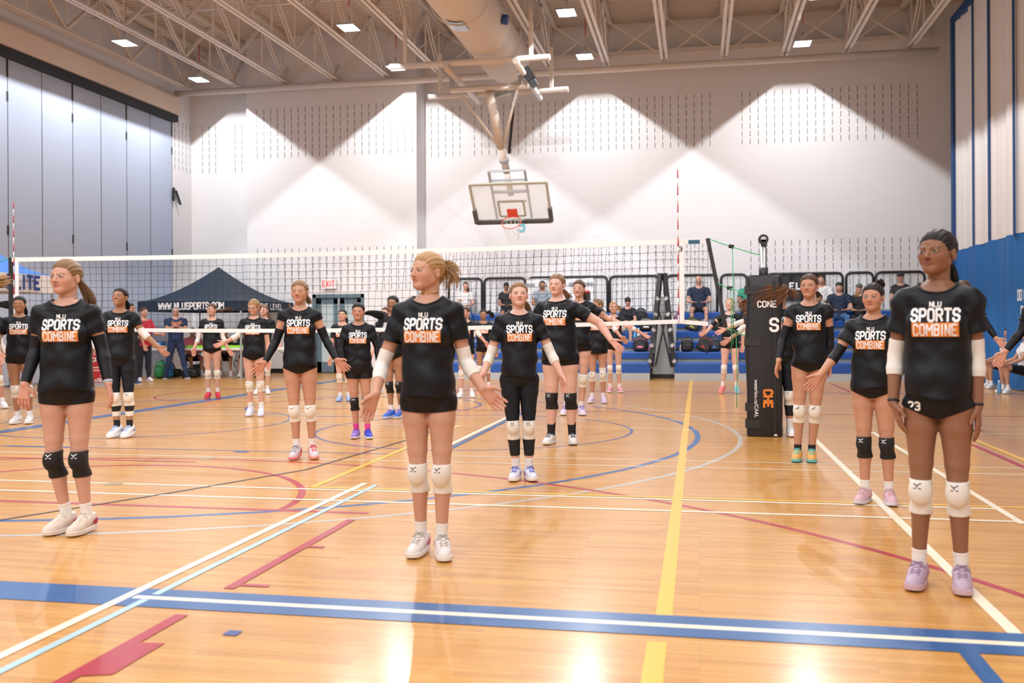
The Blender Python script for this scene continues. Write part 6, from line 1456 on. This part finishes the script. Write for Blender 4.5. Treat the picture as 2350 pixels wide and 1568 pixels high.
seated(1703, RYk(1), RZ[1], 'person in jeans sitting low on the right bleachers behind the blonde in coral shoes', (.02, .03, .05), (.10, .19, .32), hair='brown', skin='fair', H=1.5, shoe=((.3, .35, .4), (.8, .8, .8), (.7, .7, .7)), head=(0, -30, 0), lean=(0, -.1))
seated(440, 22.55, .40, 'man with beard in pink shirt sitting behind the officials table', (.72, .16, .22), (.03, .03, .04), sex='m', hair='dark', style='short', skin='tan', H=1.62, fz=0, yaw=15, head=(20, -14, 0), lean=(.02, -.08), bottom='longshort')
seated(516, 22.5, .42, 'person in dark clothes sitting behind the officials table, face hidden by players', (.015, .015, .02), (.015, .015, .02), hair='dark', skin='mid', H=1.55, fz=0, head=(0, -20, 0), bottom='longshort')
seated(562, 22.5, .42, 'person in dark shorts seated at the right end of the officials table', (.015, .015, .02), (.012, .012, .02), hair='dark', skin='fair', H=1.55, fz=0, head=(0, -20, 0), bottom='longshort')
def courtside(px, fy, lab, H, **kw):
    g = ground(px, fy); return person(px, fy, 700, lab, pos=(g.x, g.y), seat=dict(z=.33, fz=0, fx=kw.pop('fx', -.05), spread=.05), H=H, teec=cmat((.78, .76, .76), .8), prt=False, pads=None, longs='spandex', bottom='longshort', tail=None, **kw)
courtside(2316, 892, 'girl in white shirt with dark tied hair sitting by the blue curtain, facing left', 1.60, yaw=-75, head=(-30, -4, 0), skin='tan', hair='black', arms={-1: dict(a=(8, 30, 40)), 1: dict(a=(8, 30, 40))}, shoe=WHT)
courtside(2356, 903, 'girl in white shirt at the right edge, sitting with white sports shoes crossed', 1.60, yaw=-72, head=(-40, -4, 0), skin='tan', hair='black', smile=.8, arms={-1: dict(a=(8, 30, 40)), 1: dict(a=(8, 30, 40))}, shoe=WHT)
# ------------------------------------------------------------------ officials table and things round it
tx0, tx1 = at_y(345, 800, 21.8).x, at_y(705, 800, 21.8).x; tz = .74
def ftable(x0, x1, y, label):
    t = empty('folding_table', ((x0+x1)/2, y, 0), label=label, cat='table', group='officials tables'); w = (x1-x0)/2-.01
    MB().box((-w, -.36, tz-.035), (w, .36, tz)).box((-w+.02, -.34, tz-.06), (w-.02, .34, tz-.035)).build('table_top', 'white', t)
    for s in (-1, 1):
        x = s*(w-.25)
        b = MB().tube([(x, -.28, .01), (x-s*.02, -.26, .4), (x-s*.1, -.24, tz-.06)], .015, 8).tube([(x, .28, .01), (x-s*.02, .26, .4), (x-s*.1, .24, tz-.06)], .015, 8).tube([(x, -.28, .02), (x, .28, .02)], .013, 6).bar((x-s*.03, 0, .4), (x-s*.5, 0, tz-.06), .015); b.build('leg_frame', 'dullsteel', t)
ftable(tx0, (tx0+tx1)/2, 21.8, 'white folding table, left one of the officials tables under the navy canopy'); ftable((tx0+tx1)/2, tx1, 21.8, 'white folding table, right one of the officials tables under the navy canopy')
lime = mat('lime', (.35, .80, .05), .6)
for i, (px, w) in enumerate(((443, .15), (461, .13), (512, .10), (540, .15), (553, .12), (566, .13), (587, .12), (605, .10))):
    x = at_y(px, 797, 21.6).x; t = empty('bib_stack', (x, 21.62, tz)); rr = random.Random(i)
    b = MB()
    for k in range(3): a = rr.uniform(-.02, .02); b.box((-w+a, -.09+a, .022*k+.001), (w+a, .09+a, .022*k+.02))
    b.build('folded_bibs', lime, t); tag(t, 'lime green folded bibs on the officials table, %s from the left' % names14[i], 'bibs', 'lime bibs on the table')
x = at_y(366, 790, 21.8).x
t = empty('snack_box', (x, 21.8, tz), label='blue box of snacks at the left end of the officials table', cat='box'); MB().box((-.12, -.1, 0), (.12, .1, .16)).build('box_body', cmat((.05, .20, .50)), t); MB().box((-.10, -.105, .03), (.06, -.1, .12)).build('box_print', 'whitep', t)
x = at_y(352, 797, 21.6).x
t = empty('snack_box', (x, 21.65, tz), label='small dark red packet beside the blue snack box', cat='box'); MB().box((-.09, -.07, 0), (.09, .07, .09)).build('box_body', cmat((.20, .03, .04)), t); MB().box((-.07, -.075, .02), (.07, -.07, .06)).build('box_print', cmat((.5, .4, .2)), t)
def backpack(x, y, z, w, h, m, label, tilt=0, accent=None, rz=0):
    t = empty('backpack', (x, y, z), rz, label=label, cat='backpack', group='bags around the hall')
    g = Grid((-w, -.2, -.02), (w, .2, h+.1), .012)
    def rb(cx, cy, cz, a, b_, c, r):
        def f(X, Y, Z):
            tp = 1-.28*np.clip((Z-cz)/c, -1, 1)**2*(Z > cz); qx, qy, qz = np.abs(X-cx)/tp-a+r, np.abs(Y-cy)/tp-b_+r, np.abs(Z-cz)-c+r
            return np.sqrt(np.maximum(qx, 0)**2+np.maximum(qy, 0)**2+np.maximum(qz, 0)**2)+np.minimum(np.maximum(np.maximum(qx, qy), qz), 0)-r
        return ('f', f, np.array((cx-a, cy-b_, cz-c))-.01, np.array((cx+a, cy+b_, cz+c))+.01)
    rr = random.Random(int(x*1000)); sx = rr.uniform(.36, .42)
    g.add(rb(0, 0, h*.49, w*sx, .12, h*.49, .07), .01); g.add(rb(0, -.12, h*.30, w*sx*.8, .05, h*.24, .035), .015); g.F = (g.F+.004*np.sin(g.ax[2][None, None, :]*31+g.ax[0][:, None, None]*17+x)).astype(np.float32)
    R = None; g.cut(lambda X, Y, Z: .0-Z); b0 = mesh_obj('bag_body', [g.nets()], m, t)
    MB().tube(arc((0, .06, h*.93), .045, 0, 180, 10, 0, 2), .010, 6).build('top_handle', 'black', t)
    for s in (-1, 1): MB().tube([(s*w*.22, .11, h*.9), (s*w*.33, .18, h*.6), (s*w*.36, .14, h*.12)], .016, 6).build('shoulder_strap', 'black', t)
    MB().tube([(-w*.36, -.115, h*.62), (-w*.25, -.125, h*.78), (0, -.128, h*.84), (w*.25, -.125, h*.78), (w*.36, -.115, h*.62)], .006, 5).build('zip', accent or 'dullsteel', t)
    if accent: MB().box((-w*.15, -.172, h*.24), (w*.15, -.165, h*.36)).build('bag_patch', accent, t)
    t.rotation_euler = (0, tilt, rz); return t
def bottle(x, y, z, r, h, c, label, capc=(.7, .7, .72)):
    t = empty('water_bottle', (x, y, z), label=label, cat='bottle', group='bottles and cups on the bleachers')
    MB().lathe([(r*.95, 0), (r, .01), (r, h*.72), (r*.6, h*.84), (r*.5, h*.86)], (0, 0, 0), 16).build('bottle_body', cmat(c, .35), t); MB().lathe([(r*.55, h*.86), (r*.58, h*.96), (r*.4, h)], (0, 0, 0), 14).build('bottle_cap', cmat(capc, .4), t); MB().tube(arc((0, 0, h*.97), r*.4, 0, 180, 8, 0, 2), .005, 5).build('carry_loop', cmat(capc, .4), t)
def row(px, k, dy=.16): y = BF+k*RUN+dy; return at_y(px, 800, y).x, y, RZ[k]
BKC = cmat((.010, .011, .014), .6)
backpack(*row(1470, 1), .42, .36, BKC, 'black backpack with pink tag on the lower left bleachers', accent=cmat((.8, .25, .4)))
bottle(*row(1492, 1), .035, .17, (.80, .40, .48), 'pink bottle right of the backpack with the pink tag')
bottle(*row(1474, 2), .045, .14, (.80, .78, .82), 'white tumbler above the backpack with the pink tag')
bottle(*row(1466, 2, .2), .038, .30, (.82, .82, .84), 'tall white bottle on the third bleacher row')
bottle(*row(1457, 2, .2), .033, .22, (.10, .42, .70), 'clear blue bottle left of the tall white bottle', (.2, .5, .8))
backpack(*row(1471, 4), .40, .34, BKC, 'black backpack high on the left bleachers next to the folded rails')
backpack(*row(1484, 3), .44, .34, BKC, 'black gym bag halfway up the left bleachers beside the folded rails', accent='whitep')
backpack(*row(1586, 3), .46, .34, cmat((.012, .018, .024), .6), 'dark backpack with yellow edge on the right bleachers, fourth row', tilt=.35, accent=cmat((.5, .5, .08)))
bottle(*row(1617, 3), .050, .27, (.85, .36, .20), 'orange bottle beside the dark backpack on the right bleachers', (.75, .5, .5))
bottle(*row(1630, 3), .055, .25, (.22, .25, .33), 'grey bottle right of the orange bottle', (.3, .3, .35))
backpack(*row(1646, 3), .26, .32, BKC, 'small black bag behind the arms of the players by the pad')
bottle(*row(1638, 2, .02), .040, .12, (.80, .20, .42), 'pink cup on the third row of the right bleachers', (.8, .3, .5))
bottle(*row(1563, 1), .032, .17, (.80, .80, .84), 'white bottle at the left end of the right bleachers', (.4, .4, .6))
backpack(*row(1577, 1), .36, .33, BKC, 'black backpack beside the white bottle on the right bleachers')
backpack(*row(1611, 1), .44, .38, cmat((.014, .014, .015), .6), 'black printed backpack with red patch leaning on the right bleachers', tilt=.45, accent=cmat((.55, .03, .05)))
backpack(*row(1641, 1), .34, .34, cmat((.012, .014, .022), .6), 'dark blue backpack behind the legs of the blonde in coral shoes', accent=cmat((.06, .2, .5)))
backpack(*row(1554, 4), .22, .16, cmat((.20, .08, .16), .6), 'small purple bag behind the net on the right bleachers', accent=cmat((.5, .2, .3)))
for (px, y, w, h, c, lb, ac) in ((370, 21.4, .34, .42, (.02, .22, .07), 'green drawstring bag under the officials table', None), (384, 21.5, .30, .42, (.02, .16, .45), 'blue bag under the officials table beside the green one', None), (395, 21.9, .6, .22, (.012, .012, .014), 'black holdall on the floor behind the grey haired man', None),
                             (437, 21.7, .5, .24, (.014, .014, .018), 'black bag on the floor under the left officials table', None), (450, 22.6, .4, .30, (.02, .10, .10), 'teal bag on the floor behind the officials table', None), (600, 22.3, .5, .3, (.012, .012, .014), 'black bag on the floor under the right officials table', None)):
    backpack(at_y(px, 850, y).x, y, .002, w, h, cmat(c, .6), lb)
# folding chairs behind the table
for i, px in enumerate((440, 516, 562)):
    x = at_y(px, 800, 22.4).x; y = (22.55, 22.5, 22.5)[i]; t = empty('folding_chair', (x, y+.02, 0)); tag(t, ('dark folding chair under the man in pink', 'dark folding chair, middle one behind the officials table', 'dark folding chair, rightmost one behind the officials table')[i], 'chair', 'chairs behind the table')
    MB().box((-.2, -.2, .385), (.2, .2, .40)).build('seat', 'blackpl', t); MB().box((-.2, .24, .62), (.2, .26, .84)).build('backrest', 'blackpl', t)
    for sx in (-1, 1): MB().tube([(sx*.21, -.24, .01), (sx*.21, .25, .84)], .012, 6).build('leg', 'dullsteel', t); MB().tube([(sx*.21, .26, .01), (sx*.21, -.12, .40)], .012, 6).build('leg', 'dullsteel', t)
# red roll-up banner on the left
g = ground(221, 886); t = empty('roll_up_banner', (g.x, g.y, 0), math.radians(25), label='red roll-up banner with white writing behind the left front player', cat='banner')
rb = cmat((.50, .025, .03), .6); MB().box((-.45, -.05, 0), (.45, .05, .07)).build('banner_base', 'dullsteel', t); MB().box((-.42, -.006, .07), (.42, .0, 1.02)).build('banner_sheet', rb, t); MB().tube([(0, .03, .07), (0, .03, 1.02)], .012, 6).build('support_pole', 'dullsteel', t)
MB().box((-.40, -.012, .80), (.10, -.008, 1.0)).build('banner_picture', cmat((.75, .70, .70)), t)
sign_text('MENTORING', .085, (.02, -.008, .66), (1, 0, 0), (0, 0, 1), 'whitep', t, 'banner_lettering', .004, wt=1.5)
sign_text('ACADEMY', .085, (.08, -.008, .52), (1, 0, 0), (0, 0, 1), 'whitep', t, 'banner_lettering', .004, wt=1.5)
for z, w_ in ((.38, .30), (.32, .24), (.2, .1), (.14, .16)): MB().box((.18-w_, -.010, z), (.18+w_*.4, -.007, z+.025)).build('banner_small_print', cmat((.75, .6, .6)), t)
sign_text('ACADEMY.CA', .045, (.15, -.008, .09), (1, 0, 0), (0, 0, 1), 'whitep', t, 'banner_lettering', .004, wt=1.4)
# low bench the two girls sit on, and a bottle by the curtain
g = ground(2345, 880); t = empty('low_bench', (5.02, g.y-.1, 0), label='low wooden bench by the blue curtain under the seated girls', cat='bench')
MB().box((-.16, -1.3, .27), (.16, 1.3, .31)).build('seat_board', cmat((.50, .28, .10), .5), t)
for y in (-1.1, 1.1): MB().box((-.14, y-.04, 0), (.14, y+.04, .27)).build('leg', 'blackpl', t)
g = ground(2293, 903); bottle(g.x, g.y, .001, .035, .22, (.10, .30, .50), 'blue clear bottle on the floor by the seated girls\' feet')
# far exit light on the duct side and a wall speaker near the curtain are not visible; floor socket by the net line
